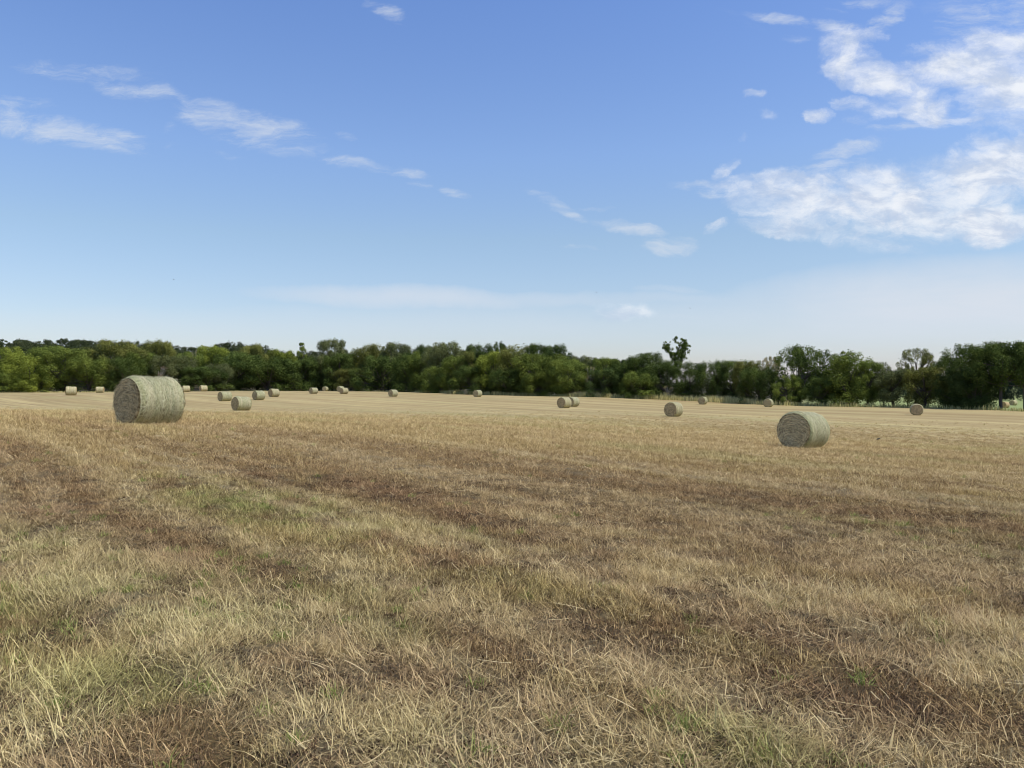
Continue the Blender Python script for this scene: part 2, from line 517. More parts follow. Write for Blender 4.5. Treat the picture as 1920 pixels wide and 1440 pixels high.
def turf_mat():
    m, t, out = new_mat("mown_turf")
    at = t.n('ShaderNodeAttribute', attribute_name='turf')
    s = t.n('ShaderNodeSeparateXYZ')
    t.l.new(at.outputs['Vector'], s.inputs[0])
    at2 = t.n('ShaderNodeAttribute', attribute_name='zone')
    z = t.n('ShaderNodeSeparateXYZ')
    t.l.new(at2.outputs['Vector'], z.inputs[0])
    geo = t.n('ShaderNodeNewGeometry')
    pos = geo.outputs['Position']
    rows = t.mapping(pos, rot=(0, 0, math.radians(47)), scale=(1, 1, 0))
    # local x now runs along the rows
    streak = t.noise(t.mapping(rows, scale=(.012, .17, 1)), 1.0, 5, .62, .15)
    streak2 = t.noise(t.mapping(rows, scale=(.05, .75, 1)), 1.0, 6, .68, .2)
    grain = t.noise(pos, 30.0, 5, .7)
    grain2 = t.noise(pos, 6.0, 5, .7)
    v = t.m('ADD', t.m('MULTIPLY', grain, .5), t.m('MULTIPLY', grain2, .5))
    v = t.ss(v, .33, .66)
    tan = t.mix(v, TAN2, TAN)
    grn = t.mix(v, GRN2, GRN)
    soil = t.mix(v, SOIL2, SOIL)
    c = t.mix(s.outputs[0], tan, grn)
    c = t.mix(t.m('MULTIPLY', s.outputs[1], .85), c, soil)
    c = t.mix(t.m('MULTIPLY', s.outputs[2], .55), c, STRAW)
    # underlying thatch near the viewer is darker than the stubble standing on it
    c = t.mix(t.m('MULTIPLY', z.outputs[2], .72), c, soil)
    # the far field is seen along the tips of the stubble
    fr = t.mix(t.ss(streak, .36, .64), (.335, .25, .108), (.46, .36, .160))
    fr = t.mix(t.m('MULTIPLY', t.ss(streak2, .45, .68), .6), fr, (.265, .19, .098))
    fr = t.mix(t.m('MULTIPLY', t.ss(streak2, .46, .28), .5), fr, (.56, .445, .25))
    streak3 = t.noise(t.mapping(rows, scale=(.022, 1.5, 1)), 1.0, 4, .6, .1)
    fr = t.mix(t.m('MULTIPLY', t.ss(streak3, .56, .66), .55), fr, (.20, .145, .075))
    fr = t.mix(t.m('MULTIPLY', s.outputs[0], .6), fr, (.36, .335, .145))
    fr = t.mix(t.m('MULTIPLY', s.outputs[1], .35), fr, (.20, .135, .075))
    c = t.mix(z.outputs[0], c, fr)
    mead = t.mix(t.ss(grain2, .3, .7), (.20, .24, .075), (.31, .34, .13))
    c = t.mix(z.outputs[1], c, mead)
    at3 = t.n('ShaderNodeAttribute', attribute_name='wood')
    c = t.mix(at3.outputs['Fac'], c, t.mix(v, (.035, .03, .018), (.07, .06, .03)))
    b = t.n('ShaderNodeBsdfPrincipled')
    t.l.new(c, b.inputs['Base Color'])
    b.inputs['Roughness'].default_value = .95
    b.inputs['Specular IOR Level'].default_value = .1
    bp = t.n('ShaderNodeBump')
    t.put(bp.inputs['Strength'], t.m('MULTIPLY_ADD', z.outputs[0], -.55, .7))
    bp.inputs['Distance'].default_value = .05
    t.l.new(t.m('ADD', grain, t.m('MULTIPLY', grain2, 1.5)), bp.inputs['Height'])
    t.l.new(bp.outputs[0], b.inputs['Normal'])
    t.l.new(b.outputs[0], out.inputs[0])
    return m


def blade_mat():
    m, t, out = new_mat("stubble_blades")
    at = t.n('ShaderNodeAttribute', attribute_name='turf', attribute_type='INSTANCER')
    s = t.n('ShaderNodeSeparateXYZ')
    t.l.new(at.outputs['Vector'], s.inputs[0])
    sh = t.n('ShaderNodeAttribute', attribute_name='shade').outputs['Fac']
    rp = t.n('ShaderNodeValToRGB')
    t.l.new(sh, rp.inputs[0])
    e = rp.color_ramp.elements
    e[0].position, e[0].color = 0, (.10, .062, .030, 1)
    e[1].position, e[1].color = 1, (.96, .795, .42, 1)
    for p, c in ((.3, (.31, .205, .085)), (.6, (.57, .415, .168)), (.85, (.77, .59, .265))):
        k = e.new(p)
        k.color = (*c, 1)
    gr = t.mix(sh, (.135, .14, .040), (.62, .60, .22))
    br = t.mix(sh, (.14, .076, .043), (.52, .315, .16))
    c = t.mix(t.m('MULTIPLY', s.outputs[0], .9), rp.outputs[0], gr)
    c = t.mix(t.m('MULTIPLY', s.outputs[1], .8), c, br)
    c = t.mix(t.m('MULTIPLY', s.outputs[2], .5), c, t.mix(sh, (.60, .46, .215), (.95, .78, .44)))
    leafy(t, out, c, .06)
    return m


def fresh_mat():
    m, t, out = new_mat("fresh_grass_blades")
    sh = t.n('ShaderNodeAttribute', attribute_name='shade').outputs['Fac']
    leafy(t, out, t.mix(sh, (.14, .19, .04), (.40, .43, .13)), .3)
    return m


def straw_mat(name, a, b):
    m, t, out = new_mat(name)
    sh = t.n('ShaderNodeAttribute', attribute_name='shade').outputs['Fac']
    leafy(t, out, t.mix(sh, a, b), .15)
    return m


def bale_side_mat():
    m, t, out = new_mat("net_wrapped_hay")
    tcn = t.n('ShaderNodeTexCoord')
    oi = t.n('ShaderNodeObjectInfo')
    ob = tcn.outputs['Object']
    off = t.n('ShaderNodeVectorMath', operation='ADD')
    t.l.new(ob, off.inputs[0])
    t.l.new(oi.outputs['Location'], off.inputs[1])
    p = off.outputs[0]
    big = t.noise(t.mapping(p, scale=(1.6, .7, .7)), 2.2, 4, .6, .4)
    band = t.noise(t.mapping(ob, scale=(7, .5, .5)), 1.0, 3, .6, .3)
    fib = t.noise(t.mapping(p, rot=(.5, .3, .4), scale=(2.0, .8, .8)), 9.0, 6, .75, .8)
    fib2 = t.noise(t.mapping(p, rot=(-.6, .2, -.5), scale=(.8, 2.0, 1.0)), 13.0, 5, .75, .8)
    sh = t.n('ShaderNodeAttribute', attribute_name='shade').outputs['Fac']
    v = t.ss(t.m('ADD', t.m('MULTIPLY', fib, .5), t.m('MULTIPLY', fib2, .5)), .37, .62)
    lo = t.mix(t.ss(big, .35, .65), (.17, .168, .074), (.22, .18, .096))
    hi = t.mix(t.ss(band, .35, .65), (.45, .425, .22), (.57, .49, .29))
    c = t.mix(v, lo, hi)
    ring = t.noise(t.mapping(ob, scale=(11, .35, .35)), 1.0, 4, .7, .3)
    c = t.mix(t.m('MULTIPLY', t.ss(ring, .50, .64), .55), c, (.20, .215, .10))
    c = t.mix(t.m('MULTIPLY', t.ss(ring, .47, .36), .4), c, (.66, .60, .38))
    c = t.mix(t.m('MULTIPLY', sh, .85), c, (.76, .69, .46))
    c = t.mix(1.0, c, oi.outputs['Color'], 'MULTIPLY')
    b = t.n('ShaderNodeBsdfPrincipled')
    t.l.new(c, b.inputs['Base Color'])
    b.inputs['Roughness'].default_value = .75
    b.inputs['Specular IOR Level'].default_value = .25
    bp = t.n('ShaderNodeBump')
    bp.inputs['Strength'].default_value = .8
    bp.inputs['Distance'].default_value = .02
    t.l.new(t.m('ADD', t.m('ADD', fib, fib2), t.m('MULTIPLY', band, .6)), bp.inputs['Height'])
    t.l.new(bp.outputs[0], b.inputs['Normal'])
    t.l.new(b.outputs[0], out.inputs[0])
    return m


def bale_end_mat():
    m, t, out = new_mat("coiled_hay_end")
    tcn = t.n('ShaderNodeTexCoord')
    oi = t.n('ShaderNodeObjectInfo')
    ob = tcn.outputs['Object']
    # polar coordinates of the end, so straw follows the coil
    s = t.n('ShaderNodeSeparateXYZ')
    t.l.new(ob, s.inputs[0])
    rr = t.m('SQRT', t.m('ADD', t.m('MULTIPLY', s.outputs[1], s.outputs[1]), t.m('MULTIPLY', s.outputs[2], s.outputs[2])))
    th = t.m('ARCTAN2', s.outputs[1], s.outputs[2])
    cb = t.n('ShaderNodeCombineXYZ')
    t.l.new(t.m('ADD', t.m('MULTIPLY', rr, 15.0), t.m('MULTIPLY', th, 0.6)), cb.inputs[0])
    t.l.new(t.m('MULTIPLY', th, 3.0), cb.inputs[1])
    t.l.new(oi.outputs['Random'], cb.inputs[2])
    coil = t.noise(cb.outputs[0], 1.3, 5, .7, .5)
    fleck = t.noise(ob, 22.0, 5, .75, .6)
    sh = t.n('ShaderNodeAttribute', attribute_name='shade').outputs['Fac']
    v = t.ss(t.m('ADD', t.m('MULTIPLY', coil, .68), t.m('MULTIPLY', fleck, .32)), .41, .60)
    c = t.mix(v, (.13, .080, .036), (.74, .56, .29))
    c = t.mix(t.m('MULTIPLY', sh, .9), c, (.95, .80, .50))
    c = t.mix(1.0, c, oi.outputs['Color'], 'MULTIPLY')
    b = t.n('ShaderNodeBsdfPrincipled')
    t.l.new(c, b.inputs['Base Color'])
    b.inputs['Roughness'].default_value = .85
    b.inputs['Specular IOR Level'].default_value = .15
    bp = t.n('ShaderNodeBump')
    bp.inputs['Strength'].default_value = .9
    bp.inputs['Distance'].default_value = .03
    t.l.new(t.m('ADD', coil, t.m('MULTIPLY', fleck, .6)), bp.inputs['Height'])
    t.l.new(bp.outputs[0], b.inputs['Normal'])
    t.l.new(b.outputs[0], out.inputs[0])
    return m


def leaf_mat():
    m, t, out = new_mat("tree_leaves")
    oi = t.n('ShaderNodeObjectInfo')
    sh = t.n('ShaderNodeAttribute', attribute_name='shade').outputs['Fac']
    c = t.mix(sh, t.mix(1.0, oi.outputs['Color'], (.58, .62, .58), 'MULTIPLY'), t.mix(1.0, oi.outputs['Color'], (1.62, 1.48, 1.18), 'MULTIPLY'))
    leafy(t, out, c, .28)
    return m


def bark_mat(name, a, b):
    m, t, out = new_mat(name)
    tcn = t.n('ShaderNodeTexCoord')
    n = t.noise(t.mapping(tcn.outputs['Object'], scale=(1, 1, .2)), 60, 4, .6)
    d = t.n('ShaderNodeBsdfPrincipled')
    t.l.new(t.mix(n, a, b), d.inputs['Base Color'])
    d.inputs['Roughness'].default_value = .9
    t.l.new(d.outputs[0], out.inputs[0])
    return m


M_TURF = turf_mat()
M_BLADE, M_FRESH = blade_mat(), fresh_mat()
M_STRAW = straw_mat("loose_straw", (.40, .30, .14), (.86, .71, .39))
M_LITTER = straw_mat("crumbled_litter", (.030, .020, .013), (.30, .20, .11))
M_TALL = straw_mat("tall_dry_grass", (.28, .27, .09), (.70, .62, .28))
M_SIDE, M_END = bale_side_mat(), bale_end_mat()
M_LEAF = leaf_mat()
M_BARK = bark_mat("dark_bark", (.035, .028, .022), (.12, .10, .08))
M_PALEBARK = bark_mat("bleached_bark", (.22, .20, .17), (.42, .39, .34))

# ------------------------------------------------------------------ ground
fa = np.radians(np.arange(-44, 44.01, 0.15))
ba = np.radians(np.arange(47, 314, 3.0))
ang = np.concatenate([fa, ba])
rad = np.concatenate([np.geomspace(0.5, 320, 520), np.geomspace(330, 6000, 40)])
AA, RR = np.meshgrid(ang, rad)
GX, GY = RR * np.sin(AA), RR * np.cos(AA)
GZ = np.zeros_like(GX)
for i in range(len(rad)):
    GZ[i] = ground_z(GX[i], GY[i])
nr, na = GX.shape
g, b, l = field(GX.ravel(), GY.ravel())
ed = edge_dist(GX.ravel(), GY.ravel())
uu_ = GX.ravel() / np.maximum(GY.ravel(), .1)
R_ = RR.ravel()
meadow = sstep(ed, 5, 14) * sstep(uu_, .33, .40)
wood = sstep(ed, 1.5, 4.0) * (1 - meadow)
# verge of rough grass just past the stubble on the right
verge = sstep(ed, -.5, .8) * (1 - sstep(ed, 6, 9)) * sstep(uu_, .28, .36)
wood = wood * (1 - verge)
meadow = np.maximum(meadow, verge * .85)
far = sstep(R_, 16, 62)
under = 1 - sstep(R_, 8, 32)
idx = np.arange(nr * na).reshape(nr, na)
nxt = np.roll(idx, -1, axis=1)
q = np.stack([idx[:-1].ravel(), nxt[:-1].ravel(), nxt[1:].ravel(), idx[1:].ravel()], 1)[:, ::-1]
V = np.stack([GX.ravel(), GY.ravel(), GZ.ravel()], 1)
V = np.concatenate([V, [[0, 0, gz(0, 0)]]])
tri = np.stack([nxt[0], idx[0], np.full(na, nr * na)], 1)[:, ::-1]
z1 = lambda a: np.concatenate([a, [0]])
me = mesh_np("field_ground", V, q, tri, M_TURF, {
    'turf': ('FLOAT_VECTOR', np.stack([z1(g), z1(b), z1(l)], 1)),
    'zone': ('FLOAT_VECTOR', np.stack([z1(far), z1(meadow), z1(under)], 1)),
    'wood': ('FLOAT', z1(wood))}, smooth=True)
if me.polygons[0].normal.z < 0:
    me.flip_normals()
tag(link("field_ground", me), kind='structure')


# ------------------------------------------------------------------ hay bales
def strips(P0, dirs, nrm, length, width, bend, rng, seg=4):
    """thin curved straw strips: start, direction, surface normal per strip"""
    n = len(P0)
    side = np.cross(nrm, dirs)
    side /= np.linalg.norm(side, axis=1)[:, None] + 1e-9
    ts = np.linspace(0, 1, seg)
    vs = []
    for k, tt in enumerate(ts):
        c = P0 + dirs * (length * tt)[:, None] + side * (bend * (tt * tt))[:, None]
        wd = (width * (1 - .35 * abs(2 * tt - 1)))[:, None] * .5
        vs.append(c - side * wd)
        vs.append(c + side * wd)
    Vv = np.stack(vs, 1)
    base = (np.arange(n) * (2 * seg))[:, None]
    fs = [base + np.array([[2 * k, 2 * k + 1, 2 * k + 3, 2 * k + 2]]) for k in range(seg - 1)]
    return Vv.reshape(-1, 3), np.concatenate(fs)


def make_bale(seed, straw_n=2600, L=1.55):
    """three meshes: wrapped side, left end, right end. axis along local X, base at z=0"""
    rng = np.random.default_rng(seed)
    R = D_BALE / 2
    na_, nx_ = 112, 34
    th = np.linspace(0, 2 * np.pi, na_, endpoint=False)
    xs = np.linspace(-1, 1, nx_)
    xs = np.sign(xs) * (1 - (1 - np.abs(xs)) ** 1.35)
    TH, XS = np.meshgrid(th, xs)

    def prof(xn):
        e = np.clip((np.abs(xn) - .80) / .20, 0, 1)
        return R * (1 - .085 * e ** 2.4)
    lump = (fbm(XS * 2.2 + 5, np.sin(TH) * 1.6 + 7, seed, 3) - .5) * .05 + (fbm(XS * 2.2 + 25, np.cos(TH) * 1.6 + 3, seed + 3, 3) - .5) * .05
    crease = .012 * np.sin(XS * 9 + 2 * vnoise(XS * 2, TH, seed + 5)) * vnoise(XS * 3, XS * 0, seed + 8)
    fine_ = (fbm(XS * 14, TH * 7, seed + 11, 3) - .5) * .022
    sag = -.03 * np.exp(-((XS - .15) / .35) ** 2) * np.clip(np.cos(TH), 0, 1) ** 3
    RRb = prof(XS) + lump + crease + fine_ + sag

    def place(x, r, t):
        y, z = r * np.sin(t) * 1.0, r * np.cos(t)
        # settle on the ground: flatten the underside and spread a little
        zf = -R * .955
        z = np.where(z < zf + .05, zf + .05 - (.05 * (1 - np.exp(-np.maximum(zf + .05 - z, 0) / .05))), z)
        y = y * (1 + .03 * np.clip(-z / R, 0, 1))
        return np.stack([x, y, z - zf], -1)
    Vs = place(XS * L / 2, RRb, TH).reshape(-1, 3)
    ii = np.arange(nx_ * na_).reshape(nx_, na_)
    jj = np.roll(ii, -1, 1)
    Q = np.stack([ii[:-1].ravel(), jj[:-1].ravel(), jj[1:].ravel(), ii[1:].ravel()], 1)
    sh0 = np.zeros(len(Vs))
    # straw poking through the net
    n = straw_n
    xr, tr = rng.uniform(-.80, .80, n), rng.uniform(0, 2 * np.pi, n)
    keep = np.cos(tr) > -.9
    xr, tr = xr[keep], tr[keep]
    n = len(xr)
    Rv = prof(xr) + .012
    lumpq = (fbm(xr * 2.2 + 5, np.sin(tr) * 1.6 + 7, seed, 3) - .5) * .05 + (fbm(xr * 2.2 + 25, np.cos(tr) * 1.6 + 3, seed + 3, 3) - .5) * .05
    P = place(xr * L / 2, Rv + lumpq, tr)
    nrm = np.stack([np.zeros(n), np.sin(tr), np.cos(tr)], 1)
    tang = np.stack([np.zeros(n), np.cos(tr), -np.sin(tr)], 1)
    axd = np.tile([1.0, 0, 0], (n, 1))
    a = rng.normal(0, .75, n)
    dirs = tang * np.cos(a)[:, None] * rng.choice([-1, 1], n)[:, None] + axd * np.sin(a)[:, None] + nrm * rng.uniform(-.03, .03, n)[:, None]
    dirs /= np.linalg.norm(dirs, axis=1)[:, None]
    Vx, Qx = strips(P, dirs, nrm, rng.uniform(.08, .30, n), rng.uniform(.005, .013, n), rng.normal(0, .04, n), rng)
    shx = np.repeat(rng.beta(1.6, 1.6, n), 8)
    side = mesh_np("wrapped_side", np.concatenate([Vs, Vx]), np.concatenate([Q, Qx + len(Vs)]), None, M_SIDE,
                   {'shade': ('FLOAT', np.concatenate([sh0, shx]))}, smooth=True)
    ends = []
    for sgn in (-1, 1):
        nrad = 30
        rr = np.linspace(1, 0.0, nrad)
        T2, R2 = np.meshgrid(th, rr)
        rim = RRb[0 if sgn < 0 else -1]
        rad2 = R2 * rim[None]
        coil = .016 * np.sin(2 * np.pi * (rad2 / .055) + T2) * np.clip(R2 * 4, 0, 1) * np.clip((1 - R2) * 8, 0, 1)
        nz = ((fbm(rad2 * np.cos(T2) * 6 + 9, rad2 * np.sin(T2) * 6 + 4, seed + 31 + sgn, 4) - .5) * .07
              + (fbm(rad2 * np.cos(T2) * 22 + 9, rad2 * np.sin(T2) * 22 + 4, seed + 37 + sgn, 3) - .5) * .05) * np.clip((1 - R2) * 6, 0, 1)
        bul = .035 * (1 - R2 ** 2) - .05 * np.exp(-(R2 / .10) ** 2) - .022 * np.exp(-((R2 - .95) / .03) ** 2)
        xx = sgn * (L / 2 + bul + coil + nz)
        Ve = place(xx, rad2, T2).reshape(-1, 3)
        ie = np.arange(nrad * na_).reshape(nrad, na_)
        je = np.roll(ie, -1, 1)
        Qe = np.stack([ie[:-1].ravel(), je[:-1].ravel(), je[1:].ravel(), ie[1:].ravel()], 1)
        if sgn > 0:
            Qe = Qe[:, ::-1]
        n2 = straw_n // 2
        r_ = R * .905 * np.sqrt(rng.uniform(0.002, .90, n2))
        t_ = rng.uniform(0, 2 * np.pi, n2)
        P = place(np.full(n2, sgn * (L / 2 + .035)) + sgn * (.035 * (1 - (r_ / R) ** 2)), r_, t_)
        tang = np.stack([np.zeros(n2), np.cos(t_), -np.sin(t_)], 1)
        rdir = np.stack([np.zeros(n2), np.sin(t_), np.cos(t_)], 1)
        nrm = np.tile([float(sgn), 0, 0], (n2, 1))
        a = rng.normal(0, .30, n2) + np.where(r_ < .16, rng.normal(0, 1.2, n2), 0)
        flip = rng.choice([-1, 1], n2)
        dirs = tang * (np.cos(a) * flip)[:, None] + rdir * np.sin(a)[:, None] + nrm * rng.uniform(-.12, .10, n2)[:, None]
        dirs /= np.linalg.norm(dirs, axis=1)[:, None]
        ln = rng.uniform(.08, .34, n2)
        bend = -.5 * ln ** 2 / np.maximum(r_, .12) * flip * sgn
        side_sign = np.sign(np.einsum('ij,ij->i', np.cross(nrm, dirs), rdir))
        bend = -np.abs(.5 * ln ** 2 / np.maximum(r_, .12)) * side_sign
        Vx, Qx = strips(P, dirs, nrm, ln, rng.uniform(.006, .022, n2), bend, rng)
        shx = np.repeat(rng.beta(1.1, 2.0, n2), 8)
        ends.append(mesh_np("coiled_end", np.concatenate([Ve, Vx]), np.concatenate([Qe, Qx + len(Ve)]), None, M_END,
                            {'shade': ('FLOAT', np.concatenate([np.zeros(len(Ve)), shx]))}, smooth=True))
    return side, ends


BALE_KINDS = [make_bale(3, 3000, 1.43), make_bale(8, 3000, 1.74), make_bale(15, 1400, 1.52), make_bale(22, 1400, 1.60), make_bale(29, 1400, 1.46)]
AX_AZ = math.radians(38)            # common compass heading of the bale axes
bale_xy = []
first = {}
for i, (x0, x1, t_, b_, dr, lab) in enumerate(BALES):
    h = b_ - t_
    d = D_BALE * F / h
    # move along the sight line until the front foot of the bale meets the ground at the photo's bottom row
    best = min(np.linspace(d * .93, d * 1.07, 29), key=lambda k: abs((EYE - (b_ - HY) / F * k) - gz(((x0 + x1) / 2 - CX) / F * k, k)) + .002 * abs(k - d))
    d = float(best)
    s = h * d / F / D_BALE * 1.02
    yc = d + .45
    x = ((x0 + x1) / 2 - CX) / F * yc
    az = AX_AZ + math.radians(dr)
    if i == 0:
        az = math.radians(33)
    if i == 1:
        az = math.radians(46)
    z = gz(x, yc)
    e = 1.0
    dzx, dzy = (gz(x + e, yc) - gz(x - e, yc)) / (2 * e), (gz(x, yc + e) - gz(x, yc - e)) / (2 * e)
    up = Vector((-dzx, -dzy, 1)).normalized()
    ax = Vector((math.sin(az), math.cos(az), 0))
    ax = (ax - up * ax.dot(up)).normalized()
    sidev = up.cross(ax)
    rot = Matrix((ax, sidev, up)).transposed()
    root = bpy.data.objects.new("hay_bale", None)
    COL.objects.link(root)
    root.matrix_world = Matrix.Translation((x, yc, z - .02)) @ rot.to_4x4() @ Matrix.Diagonal((s, s, s, 1))
    tag(root, lab, "hay bale", "round hay bales left on the fields")
    side, ends = BALE_KINDS[0 if i == 0 else 1 if i == 1 else 2 + i % 3]
    tint = [(.93, .97, .93, 1), (.93, .98, .95, 1), (.98, .97, .93, 1), (.95, .98, .96, 1)][i % 4]
    if i in (12, 13, 14, 15, 24):
        tint = (1.18, 1.15, 1.08, 1)
    if i == 23:
        tint = (1.2, .98, .84, 1)
    for nm, mdat in (("wrapped_side", side), ("coiled_end", ends[0]), ("coiled_end", ends[1])):
        o = link(nm, mdat, root)
        o.color = tint
    bale_xy.append((x, yc, az, s))

# ------------------------------------------------------------------ stubble and loose straw
proto = bpy.data.collections.new("stubble_clumps")          # building blocks of the stubble, never linked to the scene


def clump(nm, n, radius, lmin, lmax, wmin, wmax, lean, droop, seed, mat, bias=1.4, comb=None):
    rng = np.random.default_rng(seed)
    r = radius * np.sqrt(rng.uniform(0, 1, n))
    a = rng.uniform(0, 2 * np.pi, n)
    base = np.stack([r * np.cos(a), r * np.sin(a), np.full(n, -.008)], 1)
    la = rng.uniform(0, 2 * np.pi, n)
    if comb is not None:
        la = comb + rng.normal(0, .7, n)
    tilt = np.clip(np.abs(rng.normal(lean, .30, n)), 0, 1.5)
    ln = rng.uniform(lmin, lmax, n) * (1 - .3 * r / radius)
    hd = np.stack([np.cos(la), np.sin(la), np.zeros(n)], 1)
    upv = np.array([0, 0, 1.0])
    sd_ = np.stack([-np.sin(la + rng.normal(0, .6, n)), np.cos(la + rng.normal(0, .6, n)), np.zeros(n)], 1)
    wd = rng.uniform(wmin, wmax, n)[:, None] * .5
    dr_ = np.abs(rng.normal(droop, droop * .6 + .01, n))
    pts = []
    for tt in (0, .5, 1.0):
        ang_ = np.clip(tilt + dr_ * tt, 0, 1.62)
        c = base + hd * (np.sin(ang_) * ln * tt)[:, None] + upv * (np.cos(ang_) * ln * tt)[:, None]
        c[:, 2] = np.maximum(c[:, 2], .004 if tt else -.008)
        pts.append(c)
    c0, c1, c2 = pts
    Vv = np.stack([c0 - sd_ * wd, c0 + sd_ * wd, c1 + sd_ * wd * .85, c1 - sd_ * wd * .85, c2], 1).reshape(-1, 3)
    bse = (np.arange(n) * 5)[:, None]
    qd = bse + np.array([[0, 1, 2, 3]])
    tr = bse + np.array([[3, 2, 4]])
    sh = np.repeat(rng.uniform(0, 1, n) ** bias, 5)
    mm = mesh_np(nm, Vv, qd, tr, mat, {'shade': ('FLOAT', sh)})
    o = bpy.data.objects.new(nm, mm)
    proto.objects.link(o)


# 0-3 short upright stubble, 4-5 longer tufts, 6-9 flattened thatch, 10 fresh green, 11 short brown thatch, 12 long bent tuft
for k in range(4):
    clump("clump_%02d" % k, 46, .085, .035, .085, .0019, .0040, .42, .3, 100 + k, M_BLADE, 1.7)
for k in range(4, 6):
    clump("clump_%02d" % k, 50, .085, .07, .17, .0019, .0038, .60, .55, 100 + k, M_BLADE, 1.3)
for k in range(6, 10):
    clump("clump_%02d" % k, 40, .11, .05, .20, .0019, .0042, 1.15, .25, 100 + k, M_BLADE, 1.7, comb=k * 1.3)
clump("clump_10", 34, .05, .05, .14, .003, .0065, .35, .6, 110, M_FRESH, 1.0)
clump("clump_11", 44, .10, .015, .05, .003, .0055, .7, .2, 111, M_BLADE, 2.3)
clump("clump_12", 40, .10, .09, .22, .0019, .0036, .85, .5, 112, M_BLADE, 1.3, comb=2.2)

# 13: crumbled brown litter lying on the soil
clump("clump_13", 90, .12, .008, .045, .003, .008, 1.35, .2, 113, M_LITTER, 1.5)

rng = np.random.default_rng(77)
TH_MAX = 37.0


def sample_ring(r0, r1, dens_fn, cap, half):
    """points in the wedge the field of view covers, with a density that falls with distance"""
    area = math.radians(2 * half) / 2 * (r1 * r1 - r0 * r0)
    dmax = cap
    n = int(area * dmax)
    r = np.sqrt(rng.uniform(r0 * r0, r1 * r1, n))
    a = np.radians(rng.uniform(-half, half, n))
    keep = rng.uniform(0, 1, n) < dens_fn(r) / dmax
    return r[keep] * np.sin(a[keep]), r[keep] * np.cos(a[keep])


RHO = 250.0
dens_fn = lambda r: RHO * np.minimum(1, (8.0 / r) ** 1.4) * (1 - .95 * sstep(r, 24, 88))
rings = [(1.6, 5, 70), (5, 9, 55), (9, 14, 46), (14, 20, 42), (20, 30, 40), (30, 45, 38), (45, 65, 38), (65, 95, 38)]
XY = [sample_ring(a, b_, dens_fn, float(dens_fn(np.array(a))), hf) for a, b_, hf in rings]
SX, SY = np.concatenate([k[0] for k in XY]), np.concatenate([k[1] for k in XY])
ok = edge_dist(SX, SY) < -1.0
# worn gaps where dark soil and rotted thatch show
gap = sstep(fbm(SX * 2.6, SY * 2.6, 87, 4), .50, .64) * (1 - sstep(np.hypot(SX, SY), 10, 26))
ok &= rng.uniform(0, 1, len(SX)) > .30 * gap
for (bx, by, az, s) in bale_xy[:6]:
    dx, dy = SX - bx, SY - by
    p, q_ = dx * math.sin(az) + dy * math.cos(az), dx * math.cos(az) - dy * math.sin(az)
    ok &= ~((np.abs(p) < .86 * s) & (np.abs(q_) < .60 * s))
SX, SY = SX[ok], SY[ok]
g, b, l = field(SX, SY)
rr_ = np.hypot(SX, SY)
u1, u2 = rng.uniform(0, 1, len(SX)), rng.uniform(0, 1, len(SX))
tuft = sstep(fbm(SX * .9, SY * .9, 71, 4), .50, .68)
kind = rng.integers(0, 4, len(SX))
flat = u1 < (.30 + .25 * l + .25 * b)
kind = np.where(flat, rng.integers(6, 10, len(SX)), kind)
kind = np.where((u2 < .70 * b) & ~flat, 11, kind)
kind = np.where((u2 > 1 - (.10 + .55 * tuft + .30 * g) * (1 - b)) & ~flat, rng.integers(4, 6, len(SX)), kind)
gap = sstep(fbm(SX * 2.6, SY * 2.6, 87, 4), .50, .64) * (1 - sstep(rr_, 10, 26))
b = np.clip(np.maximum(b, .8 * gap), 0, 1)
kind = np.where(u2 < .75 * gap, np.where(u1 < .5, 11, kind), kind)
kind = np.where((u1 > 1 - .05 * g * (rr_ < 14) - .0015), 10, kind)
for (px, py, rad_, nn) in [(1600, 1140, .55, 70), (1890, 1190, .5, 60), (640, 1140, .3, 20), (1080, 1330, .25, 18), (330, 1060, .5, 30), (640, 1000, .5, 30), (300, 1200, .5, 0), (120, 1280, .4, 0), (500, 1330, .35, 0), (900, 1380, .3, 0), (250, 1400, .3, 0), (60, 1120, .5, 0), (700, 1200, .4, 0), (1150, 1280, .3, 0), (760, 1050, .5, 0), (1700, 1240, .4, 0), (40, 1390, .3, 0), (1350, 1420, .25, 0)]:
    cx_, cy_ = pix2ground(px, py)
    near_ = np.hypot(SX - cx_, SY - cy_) < rad_ * (.6 + .8 * u2)
    kind = np.where(near_ & (u1 < .7), 12, kind)
lit = sample_ring(1.6, 13, lambda r: 95.0 * np.minimum(1, (6 / r) ** 1.2), 95.0, 60)
nl = len(lit[0])
SX, SY = np.concatenate([SX, lit[0]]), np.concatenate([SY, lit[1]])
kind = np.concatenate([kind, np.full(nl, 13)])
gl, bl_, ll = field(lit[0], lit[1])
g, b, l = np.concatenate([g, gl]), np.concatenate([b, bl_]), np.concatenate([l, ll])
rr_ = np.hypot(SX, SY)
scl = rng.uniform(.8, 1.25, len(SX)) * np.clip(rr_ / 11.0, 1, 3.0) ** .55
rot = np.stack([rng.normal(0, .05, len(SX)), rng.normal(0, .05, len(SX)), rng.uniform(0, 2 * np.pi, len(SX))], 1)
pts = np.stack([SX, SY, ground_z(SX, SY)], 1)
me = mesh_np("stubble_grass", pts, None, None, None, {
    'turf': ('FLOAT_VECTOR', np.stack([g, b, l], 1)), 'spin': ('FLOAT_VECTOR', rot),
    'size': ('FLOAT', scl), 'which': ('INT', kind)})
stub = link("stubble_grass", me)
tag(stub, "short dry tan and green stubble covering the mown field", "grass", kind='stuff')
print("clumps", len(SX))
ng = bpy.data.node_groups.new("scatter_stubble", 'GeometryNodeTree')
ng.interface.new_socket("Geometry", in_out='INPUT', socket_type='NodeSocketGeometry')
